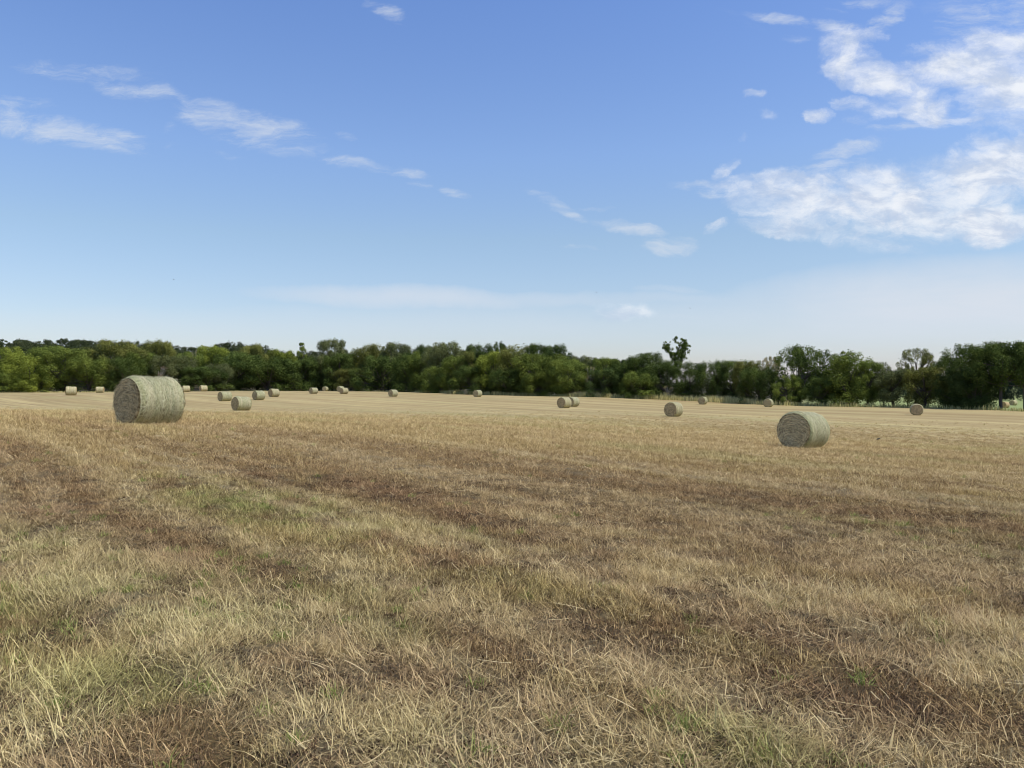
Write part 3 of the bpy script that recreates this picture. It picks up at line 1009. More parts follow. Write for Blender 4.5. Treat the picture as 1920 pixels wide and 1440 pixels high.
ng.interface.new_socket("Geometry", in_out='OUTPUT', socket_type='NodeSocketGeometry')
gn = NT(ng)
gi, go = gn.n('NodeGroupInput'), gn.n('NodeGroupOutput')
ci = gn.n('GeometryNodeCollectionInfo')
ci.inputs['Collection'].default_value = proto
ci.inputs['Separate Children'].default_value = True
ci.inputs['Reset Children'].default_value = True
ip = gn.n('GeometryNodeInstanceOnPoints')
ng.links.new(gi.outputs[0], ip.inputs['Points'])
ng.links.new(ci.outputs[0], ip.inputs['Instance'])
ip.inputs['Pick Instance'].default_value = True


def named(nm, ty):
    nd = gn.n('GeometryNodeInputNamedAttribute', data_type=ty)
    nd.inputs[0].default_value = nm
    return [o for o in nd.outputs if o.enabled and o.name == 'Attribute'][0]


ng.links.new(named('which', 'INT'), ip.inputs['Instance Index'])
ng.links.new(named('spin', 'FLOAT_VECTOR'), ip.inputs['Rotation'])
ng.links.new(named('size', 'FLOAT'), ip.inputs['Scale'])
ng.links.new(ip.outputs[0], go.inputs[0])
md = stub.modifiers.new("scatter", 'NODES')
md.node_group = ng


def straw_mesh(X, Y, ln, wd, az, bend, lift, sh, seg=5):
    n = len(X)
    ts = np.linspace(-.5, .5, seg)
    hd = np.stack([np.sin(az), np.cos(az)], 1)
    sdv = np.stack([np.cos(az), -np.sin(az)], 1)
    vs = []
    for tt in ts:
        c = np.stack([X, Y], 1) + hd * (ln * tt)[:, None] + sdv * (bend * (4 * tt * tt))[:, None]
        zz = ground_z(c[:, 0], c[:, 1]) + lift[:, 0] * (.5 - tt) + lift[:, 1] * (.5 + tt) + .012
        k = (wd * .5)[:, None]
        vs.append(np.concatenate([c - sdv * k, zz[:, None]], 1))
        vs.append(np.concatenate([c + sdv * k, (zz + wd * .3)[:, None]], 1))
    Vv = np.stack(vs, 1).reshape(-1, 3)
    base = (np.arange(n) * (2 * seg))[:, None]
    Q = np.concatenate([base + np.array([[2 * k, 2 * k + 1, 2 * k + 3, 2 * k + 2]]) for k in range(seg - 1)])
    return Vv, Q, np.repeat(sh, 2 * seg)


n = 24000
r = 1.8 + 30 * rng.uniform(0, 1, n) ** 1.45
a = np.radians(rng.uniform(-1, 1, n) * np.interp(r, [2, 9, 20], [66, 46, 38]))
X, Y = r * np.sin(a), r * np.cos(a)
g, b, l = field(X, Y)
keep = rng.uniform(0, 1, n) < .28 + .7 * l + .1 * b
X, Y, r = X[keep], Y[keep], r[keep]
n = len(X)
az = np.where(rng.uniform(0, 1, n) < .5, ROW_AZ + rng.normal(0, .45, n), rng.uniform(0, 2 * np.pi, n))
ln = rng.lognormal(math.log(.065), .6, n).clip(.025, .40)
Vv, Q, sh = straw_mesh(X, Y, ln, rng.uniform(.0018, .0040, n) * np.clip(r / 8, 1, 2.0), az, rng.normal(0, .04, n) * ln, np.abs(rng.normal(.015, .030, (n, 2))), rng.beta(1.5, 2.2, n))
o = link("loose_straw", mesh_np("loose_straw", Vv, Q, None, M_STRAW, {'shade': ('FLOAT', sh)}))
tag(o, "pale loose straw stalks strewn over the stubble", "straw", kind='stuff')

# the few yellow-green cut stalks lying on the right
M_STALK = straw_mat("green_stalk", (.40, .42, .12), (.52, .52, .17))
for (pa, pb, lab) in [((1442, 952), (1492, 966), "long yellow-green cut stalk lying left in the crossed pair on the right stubble"),
                      ((1500, 968), (1545, 948), "long yellow-green cut stalk lying right in the crossed pair on the right stubble")]:
    A, B = np.array(pix2ground(*pa)), np.array(pix2ground(*pb))
    c = (A + B) / 2
    dv = B - A
    L_ = float(np.hypot(*dv))
    Vv, Q, sh = straw_mesh(np.array([c[0]]), np.array([c[1]]), np.array([L_]), np.array([.014]), np.array([math.atan2(dv[0], dv[1])]),
                           np.array([.03]), np.array([[.02, .03]]), np.array([.5]), 7)
    off = np.array([c[0], c[1], gz(*c)])
    o = link("cut_stalk", mesh_np("cut_stalk", Vv - off, Q, None, M_STALK, {'shade': ('FLOAT', sh)}), loc=off)
    tag(o, lab, "stalk", "yellow-green cut stalks")

# tall rough grass along the field edge
n = 30000
pxs = rng.uniform(-60, 1990, n)
wgt = np.interp(pxs, [0, 100, 250, 300, 500, 560, 680, 780, 800, 860, 1000, 1010, 1100, 1140, 1180, 1250, 1290, 1340, 1390, 1450, 1700, 1850, 1990],
                [.5, .5, .2, .4, .4, .1, .3, .5, 1, 1, .7, .3, .9, 1, .5, 1, .7, 1, .8, .3, .2, .15, .1])
hgt = np.interp(pxs, [0, 500, 700, 800, 850, 880, 1000, 1040, 1100, 1180, 1250, 1290, 1340, 1390, 1500, 1850, 1990],
                [.45, .4, .4, .6, 1.0, .9, .7, .5, 1.15, .7, 1.4, 1.0, 1.2, 1.0, .75, .6, .4])
keep = rng.uniform(0, 1, n) < wgt
pxs, hgt = pxs[keep], hgt[keep]
n = len(pxs)
dd = np.interp((pxs - CX) / F, EU, ED) + rng.uniform(-1.2, 3.5, n)
X, Y = (pxs - CX) / F * dd, dd
h = hgt * 1.15 * rng.uniform(.45, 1.15, n) * (.6 + .8 * fbm(X * .35, Y * .35, 55, 3))
z = ground_z(X, Y)
a = rng.uniform(0, np.pi, n)
wd = rng.uniform(.03, .09, n)
le = rng.normal(0, .22, (n, 2)) * h[:, None]
dxv, dyv = np.cos(a) * wd, np.sin(a) * wd
Vv = np.stack([np.stack([X - dxv, Y - dyv, z - .03], 1), np.stack([X + dxv, Y + dyv, z - .03], 1), np.stack([X + dxv * .6 + le[:, 0] * .4, Y + dyv * .6 + le[:, 1] * .4, z + h * .6], 1),
               np.stack([X - dxv * .6 + le[:, 0] * .4, Y - dyv * .6 + le[:, 1] * .4, z + h * .6], 1), np.stack([X + le[:, 0], Y + le[:, 1], z + h], 1)], 1).reshape(-1, 3)
bse = (np.arange(n) * 5)[:, None]
sh = np.repeat(np.clip(rng.beta(1.6, 1.8, n) + .35 * (hgt > .8), 0, 1), 5)
o = link("tall_grass", mesh_np("tall_grass", Vv, bse + np.array([[0, 1, 2, 3]]), bse + np.array([[3, 2, 4]]), M_TALL, {'shade': ('FLOAT', sh)}))
tag(o, "strip of uncut pale green grass along the field edge under the trees", "tall grass", kind='stuff')


# ------------------------------------------------------------------ trees
def tube(path, radii, sides=6):
    path = np.asarray(path, float)
    vs = []
    for k in range(len(path)):
        d = path[min(k + 1, len(path) - 1)] - path[max(k - 1, 0)]
        d = d / (np.linalg.norm(d) + 1e-9)
        ref = np.array([1.0, 0, 0]) if abs(d[0]) < .8 else np.array([0, 1.0, 0])
        s1 = np.cross(d, ref)
        s1 /= np.linalg.norm(s1)
        s2 = np.cross(d, s1)
        for j in range(sides):
            a_ = 2 * math.pi * j / sides
            vs.append(path[k] + (s1 * math.cos(a_) + s2 * math.sin(a_)) * radii[k])
    fs = [[k * sides + j, k * sides + (j + 1) % sides, (k + 1) * sides + (j + 1) % sides, (k + 1) * sides + j] for k in range(len(path) - 1) for j in range(sides)]
    return np.array(vs), np.array(fs)


def join(parts):
    Vs, Fs, o = [], [], 0
    for v, f in parts:
        Vs.append(v)
        Fs.append(f + o)
        o += len(v)
    return np.concatenate(Vs), np.concatenate(Fs)


def leaves(centres, radii, per, size, rng, squash=.9):
    """leaf sprays: diamonds spread through and over the shell of each clump"""
    Vs, sh = [], []
    for c, R, k in zip(centres, radii, per):
        k = int(k)
        d = rng.normal(0, 1, (k, 3))
        d /= np.linalg.norm(d, axis=1)[:, None]
        d[:, 2] = np.where((d[:, 2] < -.45) & (rng.uniform(0, 1, k) < .6), -d[:, 2], d[:, 2])
        rr = R * rng.uniform(.25, 1.0, k) ** .45 * (.75 + .5 * rng.uniform(0, 1, k))
        p = c + d * rr[:, None] * np.array([1, 1, squash])
        nn = d * 1.1 + rng.normal(0, .45, (k, 3)) + np.array([0, 0, .25])
        nn /= np.linalg.norm(nn, axis=1)[:, None]
        t1 = np.cross(nn, rng.normal(0, 1, (k, 3)))
        t1 /= np.linalg.norm(t1, axis=1)[:, None]
        t2 = np.cross(nn, t1)
        s = size * rng.uniform(.6, 1.4, k)[:, None]
        Vs.append(np.stack([p - t1 * s, p + t2 * s * .55 - nn * s * .2, p + t1 * s, p - t2 * s * .55 - nn * s * .2], 1).reshape(-1, 3))
        sh.append(np.repeat(np.clip(rng.normal(.5, .20, k) + rng.normal(0, .22), 0, 1), 4))
    Vv = np.concatenate(Vs)
    return Vv, np.arange(len(Vv)).reshape(-1, 4), np.concatenate(sh)


SQ = {'bush': 1.75, 'broad': 1.3, 'round': 1.15, 'lone': .42, 'cone': .7, 'high': 1.0}


def make_tree(style, seed):
    """crown and trunk meshes in a unit box: height 1, crown width about 1"""
    rng = np.random.default_rng(seed)
    C, R = [], []
    tw = .024 if style == 'high' else .030
    if style in ('round', 'bush', 'broad', 'high'):
        zlo = {'round': .12, 'bush': .03, 'broad': .06, 'high': .40}[style]
        nb = {'round': 40, 'bush': 52, 'broad': 56, 'high': 60}[style]
        zm, pw = {'round': (.52, 2.3), 'bush': (.34, 2.6), 'broad': (.42, 2.8), 'high': (.66, 2.5)}[style]
        ph = rng.uniform(0, 6.28, 3)
        for k in range(nb + 16):
            zc = rng.uniform(zlo, .96) if k % 3 else rng.uniform(.55, .95)
            e = (zc - zm) / ((1.0 - zm) if zc > zm else (zm - zlo + .22))
            wdt = .46 * max(.02, 1 - abs(e) ** pw) ** (1 / pw)
            a_ = rng.uniform(0, 6.28)
            wdt *= 1 + .16 * math.sin(2 * a_ + ph[0]) + .10 * math.sin(3 * a_ + ph[1] + 4 * zc)
            q_ = wdt * (rng.uniform(.62, .95) if k < nb else rng.uniform(.0, .5))
            br = rng.uniform(.075, .135) * (1.1 - .25 * zc)
            C.append([q_ * math.cos(a_), q_ * math.sin(a_), min(zc, .99 - br * .8)])
            R.append(br)
        size, dens_ = .0135, 17000
    elif style == 'tall':
        for k in range(84):
            zc = rng.uniform(.06, .97)
            wdt = .40 * math.sin(math.pi * min(.98, .16 + zc * .80)) ** .6
            a_ = rng.uniform(0, 6.28)
            q_ = wdt * math.sqrt(rng.uniform(.15, 1))
            C.append([q_ * math.cos(a_), q_ * math.sin(a_), zc])
            R.append(rng.uniform(.050, .100) * (1.2 - .5 * zc))
        size, dens_ = .0125, 15500
    elif style == 'spiky':        # many upright plumes along the top
        for k in range(15):
            a_ = rng.uniform(0, 6.28)
            q_ = .40 * math.sqrt(rng.uniform(0, 1))
            x_, y_ = q_ * math.cos(a_), q_ * math.sin(a_)
            top = rng.uniform(.78, 1.0) - .35 * (q_ / .40) ** 2
            for zc in np.arange(.18, top, .085):
                C.append([x_ * (.55 + .45 * zc) + rng.normal(0, .02), y_ * (.55 + .45 * zc) + rng.normal(0, .02), zc])
                R.append(.078 * (1.3 - .9 * zc / top))
        size, dens_ = .0120, 19000
    elif style == 'open':         # see-through crown on visible limbs
        for k in range(110):
            zc = rng.uniform(.45, .97)
            wdt = .50 * max(0.02, 1 - abs((zc - .74) / .26) ** 2.2) ** .5
            a_ = rng.uniform(0, 6.28)
            q_ = wdt * math.sqrt(rng.uniform(.2, 1))
            C.append([q_ * math.cos(a_), q_ * math.sin(a_), zc])
            R.append(rng.uniform(.045, .080))
        size, dens_ = .0120, 8000
    elif style == 'lone':         # tall thin tree with two ragged lobes above a narrow waist
        for (cx_, cz_, rx_, rz_, n_) in [(.26, .82, .20, .13, 70), (.20, .70, .16, .09, 40), (-.30, .82, .18, .10, 34), (-.18, .71, .15, .08, 34), (-.02, .965, .08, .025, 6), (-.02, .90, .05, .05, 4),
                                         (.02, .72, .14, .10, 36), (.0, .58, .22, .09, 40), (0, .42, .3, .12, 26)]:
            for k in range(n_):
                aa_, qq_ = rng.uniform(0, 6.28), min(1.05, abs(rng.normal(0, .70)))
                C.append([cx_ + rx_ * qq_ * math.cos(aa_), rng.normal(0, .07), cz_ + rz_ * qq_ * math.sin(aa_)])
                R.append(rng.uniform(.035, .075))
        size, dens_ = .0150, 8200
        tw = .02
    elif style == 'cone':
        for k in range(34):
            zc = rng.uniform(.06, .97)
            q_ = .42 * (1 - zc) ** .7 * math.sqrt(rng.uniform(.3, 1))
            a_ = rng.uniform(0, 6.28)
            C.append([q_ * math.cos(a_), q_ * math.sin(a_), zc])
            R.append(.05 + .09 * (1 - zc))
        size, dens_ = .0130, 12000
    else:                         # bare: a few leaves on grey limbs
        for k in range(12):
            zc = rng.uniform(.45, .92)
            a_ = rng.uniform(0, 6.28)
            q_ = .38 * math.sqrt(rng.uniform(.1, 1))
            C.append([q_ * math.cos(a_), q_ * math.sin(a_), zc])
            R.append(rng.uniform(.05, .09))
        size, dens_ = .0100, 900
    C, R = np.array(C), np.array(R)
    per = dens_ * R ** 2 / (R ** 2).sum()
    Vv, Q, sh = leaves(C, R, per, size, rng, SQ.get(style, .95))
    sh = np.clip(sh, 0, 1)
    cme = mesh_np("crown", Vv, Q, None, M_LEAF, {'shade': ('FLOAT', sh)})
    parts = []
    lean = rng.normal(0, .03, 2)
    fork = {'bush': .12, 'broad': .2, 'round': .28, 'open': .42, 'lone': .55, 'high': .42, 'bare': .3}.get(style, .35)
    parts.append(tube([[0, 0, -.02], [lean[0] * .5, lean[1] * .5, fork * .5], [lean[0], lean[1], fork], [lean[0] * 1.6, lean[1] * 1.6, .78]], [tw * 1.3, tw, tw * .85, tw * .25]))
    order = np.argsort(-R)[:30]
    for k in order:
        c = C[k]
        z0 = max(.06, min(fork + rng.uniform(-.1, .3), c[2] - .04))
        st = np.array([lean[0], lean[1], z0])
        mid = st * .45 + c * .55 + np.array([0, 0, -.02]) + rng.normal(0, .02, 3)
        parts.append(tube([st, mid, c], [tw * .42, tw * .26, tw * .1], 5))
        if style in ('bare', 'open'):
            for j in range(4):
                tip = c + rng.normal(0, .07, 3)
                parts.append(tube([mid * .3 + c * .7, tip], [tw * .13, tw * .04], 4))
    Vt, Ft = join(parts)
    tme = mesh_np("trunk", Vt, Ft, None, M_PALEBARK if style == 'bare' else M_BARK, None, smooth=True)
    return cme, tme, Vv, Q, sh


STYLES = {}
for sname, seeds in (('round', (1, 2, 3)), ('bush', (11, 12, 13, 14)), ('broad', (21, 22, 23)), ('tall', (31, 32)), ('spiky', (41,)), ('open', (51, 52)), ('lone', (61,)), ('cone', (71,)), ('high', (91, 92)), ('bare', (81, 82))):
    STYLES[sname] = [make_tree(sname, s_) for s_ in seeds]

LC = {'yg': (.105, .128, .026), 'by': (.19, .195, .045), 'mg': (.080, .104, .026), 'dg': (.046, .066, .020), 'vd': (.034, .050, .018), 'gg': (.072, .084, .038), 'ol': (.082, .090, .028),
      'be': (.19, .17, .095), 'gb': (.13, .105, .08), 'bl': (.046, .066, .050)}
# photo x, top row, width in px, metres behind the field edge, style, leaf colour, label
TREES = [
    (12, 652, 74, 10, 'broad', 'yg', "bright yellow-green rounded tree at the left end of the tree line"),
    (48, 668, 78, 5, 'bush', 'yg', "yellow-green bushy tree two crowns in from the left end of the tree line"),
    (16, 700, 58, 2, 'bush', 'mg', "low mid green bush at the foot of the leftmost trees"),
    (66, 703, 66, 1.5, 'bush', 'yg', "low bright green dome-shaped bush left of the leftmost hay bale"),
    (95, 650, 80, 22, 'round', 'mg', "mid green treetop showing over the yellow-green bushy tree near the left end"),
    (122, 655, 96, 8, 'broad', 'mg', "large mid green domed tree directly behind the leftmost hay bale"),
    (168, 672, 76, 5, 'bush', 'mg', "mid green bushy tree between the leftmost bale and the cream bale next to it"),
    (214, 641, 92, 14, 'broad', 'ol', "large olive green domed tree rising left behind the largest bale"),
    (238, 672, 70, 5, 'bush', 'dg', "dark green bushy tree right above the left end of the largest bale"),
    (292, 639, 72, 16, 'round', 'ol', "olive round-topped tree standing highest behind the right half of the largest bale"),
    (262, 662, 60, 9, 'broad', 'mg', "mid green tree between the two olive domed trees behind the largest bale"),
    (300, 684, 40, 3, 'bare', 'gb', "grey-brown nearly leafless shrub behind the top right corner of the largest bale"),
    (318, 668, 72, 7, 'broad', 'gg', "grey-green spreading tree just right of the leafless grey-brown shrub"),
    (352, 660, 60, 12, 'round', 'mg', "mid green tree left of the pale bare trunk behind the far cream bales"),
    (362, 655, 22, 9, 'bare', 'be', "pale bare snag among green trees above the two far cream bales"),
    (376, 690, 80, 3, 'bush', 'dg', "dark bushy tree behind the far lone cream bale"),
    (400, 650, 70, 14, 'round', 'yg', "yellow-green treetop behind the cluster of four bales, left of the dark ridge top"),
    (412, 684, 60, 4, 'bush', 'gg', "grey-green bushy tree behind the half hidden bale of the cluster of four"),
    (448, 662, 80, 8, 'broad', 'dg', "dark spreading tree behind the nearest bale of the cluster of four"),
    (482, 647, 74, 13, 'round', 'ol', "olive domed treetop above the two farther bales of the cluster of four"),
    (500, 674, 92, 3, 'bush', 'dg', "wide dark green tree reaching the ground behind the cluster of four bales"),
    (530, 656, 62, 11, 'round', 'yg', "pale yellow-green treetop left of the small pointed treetop"),
    (567, 640, 58, 14, 'cone', 'mg', "small pointed treetop standing up between two broad crowns"),
    (556, 676, 76, 4, 'bush', 'dg', "dark green tree at the field edge below the pointed treetop"),
    (624, 637, 62, 12, 'round', 'gg', "grey-green round-topped tree standing higher than its neighbours, above the four far bales"),
    (594, 670, 66, 6, 'broad', 'dg', "dark rounded tree left behind the four far bales by the dark trees"),
    (640, 664, 72, 8, 'broad', 'dg', "dark rounded tree right below the higher grey-green round-topped tree"),
    (672, 668, 34, 14, 'round', 'by', "small bright yellow tree crown peeping between dark crowns"),
    (695, 648, 66, 15, 'broad', 'ol', "brownish olive domed treetop behind the small bright yellow crown"),
    (655, 694, 56, 2, 'bush', 'ol', "low olive bush at the field edge right of the far overlapping bales"),
    (712, 670, 84, 4, 'bush', 'dg', "dark green tree reaching the ground left behind the lone far bale"),
    (729, 668, 34, 14, 'round', 'by', "second small yellow-green crown peeping between dark crowns, the right one"),
    (742, 644, 62, 16, 'round', 'gg', "grey-green treetop right of the brownish olive domed treetop"),
    (775, 668, 80, 5, 'bush', 'dg', "dark bushy tree right behind the lone far bale"),
    (790, 648, 60, 15, 'round', 'vd', "very dark flat treetop left of the highest dark crown in mid picture"),
    (800, 660, 60, 9, 'broad', 'mg', "mid green tree under the very dark flat treetop"),
    (832, 643, 72, 13, 'broad', 'gg', "broad grey-green crown left of the notch in the skyline"),
    (828, 688, 66, 2.5, 'bush', 'mg', "mid green bush at the field edge left of the far side-by-side bales"),
    (862, 668, 66, 8, 'round', 'mg', "mid green tree behind the far side-by-side bales, left of the two there"),
    (884, 659, 42, 12, 'round', 'ol', "small olive treetop in the notch of the skyline above the side-by-side bales"),
    (898, 646, 60, 17, 'round', 'vd', "very dark domed treetop just right of the notch in the skyline"),
    (934, 642, 34, 15, 'round', 'vd', "small dark ragged treetop sticking out above the yellow-green tree"),
    (888, 690, 72, 3, 'bush', 'dg', "dark bushy tree reaching down behind the far side-by-side bales"),
    (928, 662, 78, 8, 'broad', 'yg', "yellow-green spreading tree below the small dark ragged treetop"),
    (974, 650, 84, 11, 'broad', 'ol', "big olive crown right of the small dark ragged treetop"),
    (950, 694, 66, 2.5, 'bush', 'dg', "dark low tree at the field edge under the big olive crown"),
    (1008, 646, 52, 14, 'round', 'dg', "dark round treetop left of the dark wedge-shaped crown"),
    (1018, 664, 88, 6, 'broad', 'mg', "large mid green tree left behind the overlapping pair of mid field bales"),
    (1046, 647, 58, 12, 'round', 'vd', "dark wedge-shaped crown dropping steeply to the right on the skyline"),
    (1010, 700, 60, 2, 'bush', 'mg', "low bright leafy bush left behind the overlapping pair of bales"),
    (1066, 676, 84, 5, 'broad', 'mg', "mid green tree directly behind the overlapping pair of bales"),
    (1100, 668, 70, 13, 'round', 'gg', "grey-green low treetop right of the dark wedge-shaped crown"),
    (1108, 684, 30, 3.5, 'bare', 'be', "pale bare trunk with few limbs right behind the overlapping pair of bales"),
    (1134, 672, 62, 9, 'round', 'mg', "mid green treetop at the low point of the skyline"),
    (1135, 692, 66, 3, 'bush', 'vd', "very dark low tree right of the pale bare trunk"),
    (1172, 676, 60, 7, 'broad', 'dg', "dark tree left of the broad dark crown beside the tall sparse tree"),
    (1208, 663, 80, 8, 'broad', 'dg', "broad dark crown just left of the tall sparse tree"),
    (1198, 700, 74, 3, 'bush', 'mg', "mid green spreading low tree with a trunk showing, above tall grass"),
    (1268, 630, 50, 10, 'lone', 'dg', "tall sparse tree standing well above all its neighbours against the sky"),
    (1250, 678, 70, 6, 'broad', 'dg', "dark crown at the foot of the tall sparse tree"),
    (1255, 722, 36, 1.5, 'bare', 'be', "pale bare dead limb leaning over tall grass under the trees"),
    (1296, 681, 66, 6, 'broad', 'dg', "dark rounded tree directly right of the tall sparse tree"),
    (1335, 681, 60, 6, 'bush', 'dg', "dark tree behind the bale that stands close to the tall grass"),
    (1375, 676, 62, 8, 'round', 'dg', "dark round tree left of the beige thin-leaved tree"),
    (1402, 678, 58, 6, 'broad', 'ol', "olive tree just left of the beige thin-leaved tree"),
    (1446, 669, 34, 9, 'open', 'be', "small beige thin-leaved treetop left of the tall dark tree"),
    (1425, 692, 66, 3.5, 'bush', 'dg', "dark low tree behind the bale left of the second largest bale"),
    (1500, 651, 88, 7, 'broad', 'dg', "tall dark round-crowned tree standing behind the second largest bale"),
    (1478, 702, 50, 2.5, 'round', 'mg', "mid green low tree at the left foot of the tall dark round tree"),
    (1566, 646, 80, 9, 'spiky', 'dg', "tall dark tree with spiky upright plumes along its top"),
    (1590, 662, 84, 5, 'broad', 'mg', "mid green wide tree in front of the spiky-topped tree"),
    (1628, 678, 56, 6, 'round', 'mg', "mid green slender tree on the right shoulder of the spiky-topped tree"),
    (1540, 708, 54, 2.5, 'round', 'dg', "dark low tree at the foot of the spiky-topped tree"),
    (1657, 680, 26, 7, 'open', 'gg', "small feathery grey-green treetop in the dip of the skyline"),
    (1676, 692, 70, 4, 'round', 'gg', "grey-green low tree left behind the rightmost bale of the mown field"),
    (1718, 654, 62, 7, 'open', 'ol', "tall pale open-crowned tree with visible limbs above the rightmost bale"),
    (1736, 690, 80, 4, 'broad', 'ol', "olive wide tree directly behind the rightmost bale of the mown field"),
    (1772, 672, 52, 7, 'broad', 'dg', "narrow dark tree between the pale open-crowned tree and the huge tree"),
    (1800, 692, 66, 4, 'broad', 'vd', "very dark low tree at the left foot of the huge tree"),
    (1832, 646, 84, 6, 'broad', 'dg', "left half of the huge dark tree group at the right end of the tree line"),
    (1876, 640, 100, 5, 'high', 'dg', "huge dark spreading tree at the right end of the tree line"),
    (1922, 646, 80, 8, 'high', 'dg', "tall dark tree cut by the right edge of the picture"),
    (1822, 700, 70, 2.5, 'bush', 'vd', "very dark bush reaching the ground under the huge tree at the right end"),
]
tree_rng = random.Random(5)
cnt = {}
for (px, top, wpx, drow, style, ck, lab) in TREES:
    u = (px - CX) / F
    Y = float(np.interp(u, EU, ED)) + drow
    X = u * Y
    z0 = gz(X, Y) - .1
    Hh = EYE + (HY - top) / F * Y - z0
    Wd = wpx / F * Y
    k = cnt.get(style, 0)
    cnt[style] = k + 1
    cme, tme = STYLES[style][k % len(STYLES[style])][:2]
    nm = {'bush': 'bushy_tree', 'bare': 'bare_tree', 'open': 'open_tree', 'lone': 'sparse_tree', 'cone': 'pointed_tree'}.get(style, 'leafy_tree')
    root = bpy.data.objects.new(nm, None)
    COL.objects.link(root)
    root.location = (X, Y, z0)
    root.rotation_euler = (0, 0, 0 if style == 'lone' else tree_rng.uniform(0, 6.28))
    ws = Wd * (1.06 if style in ('lone', 'cone', 'bare', 'open') else 1.27 if px > 1470 else 1.27)
    root.scale = (ws, ws, Hh * 1.0)
    tag(root, lab, "tree", "trees along the field edge")
    c = link("crown", cme, root)
    j = tree_rng.uniform(.88, 1.12)
    c.color = tuple(v * j * 1.9 for v in LC[ck]) + (1,)
    link("trunk", tme, root)


def crowd(name, spots, colour, lab):
    """a far wood that reads as one mass: many crowns in one mesh"""
    Vs, Qs, Ss, off = [], [], [], 0
    r2 = random.Random(9)
    for (X, Y, H_, W_) in spots:
        pr = STYLES[r2.choice(['round', 'broad', 'bush', 'tall'])]
        Vv, Q, sh = r2.choice(pr)[2:]
        a_ = r2.uniform(0, 6.28)
        sel = np.arange(0, len(Q), 3)
        vv = Vv.reshape(-1, 4, 3)[sel].reshape(-1, 3)
        cen = vv.reshape(-1, 4, 3).mean(1, keepdims=True)
        vv = (cen + (vv.reshape(-1, 4, 3) - cen) * 1.6).reshape(-1, 3)
        x_ = vv[:, 0] * math.cos(a_) - vv[:, 1] * math.sin(a_)
        y_ = vv[:, 0] * math.sin(a_) + vv[:, 1] * math.cos(a_)
        Vs.append(np.stack([x_ * W_ + X, y_ * W_ + Y, vv[:, 2] * H_ + gz(X, Y)], 1))
        Qs.append(np.arange(len(vv)).reshape(-1, 4) + off)
        off += len(vv)
        Ss.append(np.clip(sh.reshape(-1, 4)[sel].ravel() * .7 + r2.uniform(0, .3), 0, 1))
    o = link(name, mesh_np(name, np.concatenate(Vs), np.concatenate(Qs), None, M_LEAF, {'shade': ('FLOAT', np.concatenate(Ss))}))
    o.color = (*colour, 1)
    tag(o, lab, "wood", kind='stuff')


wr = random.Random(21)
TOPX = [-80, 0, 40, 80, 110, 145, 180, 215, 260, 300, 360, 400, 435, 470, 520, 560, 700, 750, 800, 830, 900, 1000, 1100, 1200]
TOPY = [634, 632, 629, 638, 634, 626, 639, 638, 642, 643, 650, 645, 639, 648, 656, 658, 652, 650, 652, 650, 652, 660, 670, 676]
spots = []
for row, yb in enumerate((470, 420, 370, 325)):
    px = -90
    while px < 1210:
        Y = yb + wr.uniform(-15, 15)
        u = (px - CX) / F
        X = u * Y
        topz = EYE + (HY - np.interp(px, TOPX, TOPY) - (row * 9 if row else 0)) / F * Y
        H_ = max(6.0, min(17, topz - gz(X, Y))) * wr.uniform(.9, 1.02)
        spots.append((X, Y, H_, wr.uniform(12, 18)))
        px += wr.uniform(20, 32)
for px in range(-1500, -25, 42):           # the wood's edge goes on beyond the left of the picture
    u = (px - CX) / F
    for dr_ in (6, 22):
        Y = float(np.interp(u, EU, ED)) + dr_ + wr.uniform(-2, 3)
        spots.append((u * Y, Y, wr.uniform(11, 14), wr.uniform(12, 16)))
crowd("distant_wood", spots, (.064, .082, .042), "dark wood on the low rise behind the left half of the tree line")
spots = []
for px in range(1500, 2060, 16):
    Y = 345 + wr.uniform(-12, 12)
    X = (px - CX) / F * Y
    spots.append((X, Y, wr.uniform(10, 13), wr.uniform(7, 10)))
for px in range(2020, 2700, 60):
    u = (px - CX) / F
    Y = float(np.interp(u, EU, ED)) + wr.uniform(8, 14)
    spots.append((u * Y, Y, wr.uniform(9, 12), wr.uniform(8, 11)))
crowd("meadow_wood", spots, LC['bl'], "bluish dark wood beyond the green meadow at the right")


# ------------------------------------------------------------------ birds
M_BIRD, tb, ob_ = new_mat("dark_feathers")
pb = tb.n('ShaderNodeBsdfPrincipled')
tcb = tb.n('ShaderNodeTexCoord')
tb.l.new(tb.mix(tb.noise(tcb.outputs['Object'], 60, 3), (.010, .008, .007), (.03, .025, .022)), pb.inputs['Base Color'])
pb.inputs['Roughness'].default_value = .6
tb.l.new(pb.outputs[0], ob_.inputs[0])


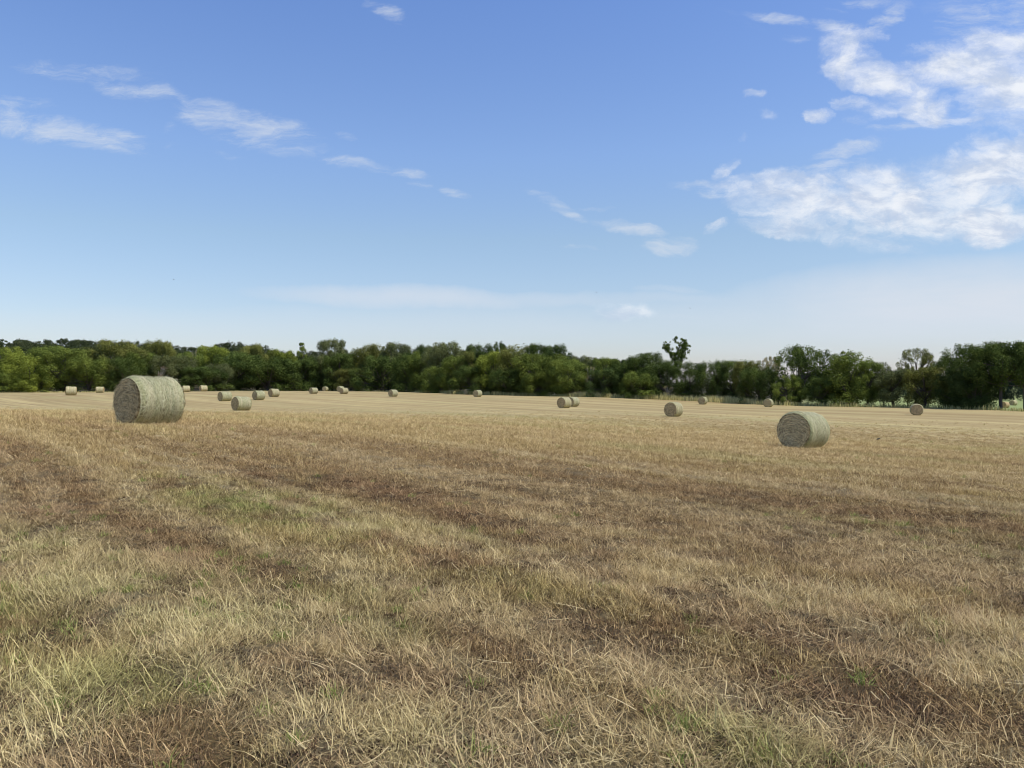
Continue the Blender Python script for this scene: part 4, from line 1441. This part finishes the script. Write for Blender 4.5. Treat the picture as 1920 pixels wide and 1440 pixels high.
def bird_mesh(span, length, lift, name="bird"):
    """one continuous little body: beak, head, breast, tail, with two swept wings"""
    parts = []
    prof = [(-.5, .006), (-.46, .03), (-.40, .075), (-.33, .095), (-.26, .085), (-.12, .13), (.02, .14), (.15, .10), (.25, .05), (.30, .045), (.5, .06)]
    flat_ = [1, 1, 1, 1, 1, 1, 1, .9, .7, .35, .12]
    vs, n_ = [], 8
    for (p, r_), fl in zip(prof, flat_):
        for j in range(n_):
            a_ = 2 * math.pi * j / n_
            vs.append([r_ * length * math.cos(a_), p * length, r_ * length * math.sin(a_) * fl + .03 * length * (p < -.2)])
    fs = [[k * n_ + j, k * n_ + (j + 1) % n_, (k + 1) * n_ + (j + 1) % n_, (k + 1) * n_ + j] for k in range(len(prof) - 1) for j in range(n_)]
    parts.append((np.array(vs), np.array(fs)))
    for s_ in (-1, 1):
        st = [(0.05, -.16, .22, .02), (.4, -.2, .20, .6), (.75, -.10, .12, .9), (1, .08, .03, 1)]
        wv = []
        for (e_, y0, ch, lf) in st:
            for dz in (.02, -.02):
                wv.append([s_ * e_ * span / 2, y0 * length * 1.2, lift * lf + dz * length])
                wv.append([s_ * e_ * span / 2, (y0 + ch * 2.2) * length, lift * lf + dz * length * .3])
        wf = []
        for k in range(3):
            o_ = k * 4
            wf += [[o_, o_ + 1, o_ + 5, o_ + 4], [o_ + 2, o_ + 6, o_ + 7, o_ + 3], [o_, o_ + 4, o_ + 6, o_ + 2], [o_ + 1, o_ + 3, o_ + 7, o_ + 5]]
        parts.append((np.array(wv), np.array(wf)))
    Vv, Ff = join(parts)
    return mesh_np(name, Vv, Ff, None, M_BIRD, None, smooth=True)


for (px, py, d, span, lift, rz, lab) in [
        (326, 524, 85, .24, .03, 1.4, "tiny dark bird flying in the sky over the left tree line"),
        (1118, 548, 85, .26, .02, 1.0, "tiny dark bird flying in the sky left of and above the tall sparse tree"),
        (1294, 578, 80, .16, .05, .3, "tiny dark bird flying in the sky just above the tall sparse tree")]:
    o = link("bird", bird_mesh(span, .15, lift), loc=((px - CX) / F * d, d, EYE + (HY - py) / F * d))
    o.rotation_euler = (0, .1, rz)
    tag(o, lab, "bird", "birds in flight over the field")
x_, y_ = pix2ground(1646, 829)
o = link("bird", bird_mesh(.20, .26, .02), loc=(x_, y_, gz(x_, y_) + .16))
o.rotation_euler = (math.radians(-12), .1, math.radians(70))
tag(o, "small black bird low over the stubble right of the second largest bale", "bird", "birds in flight over the field")
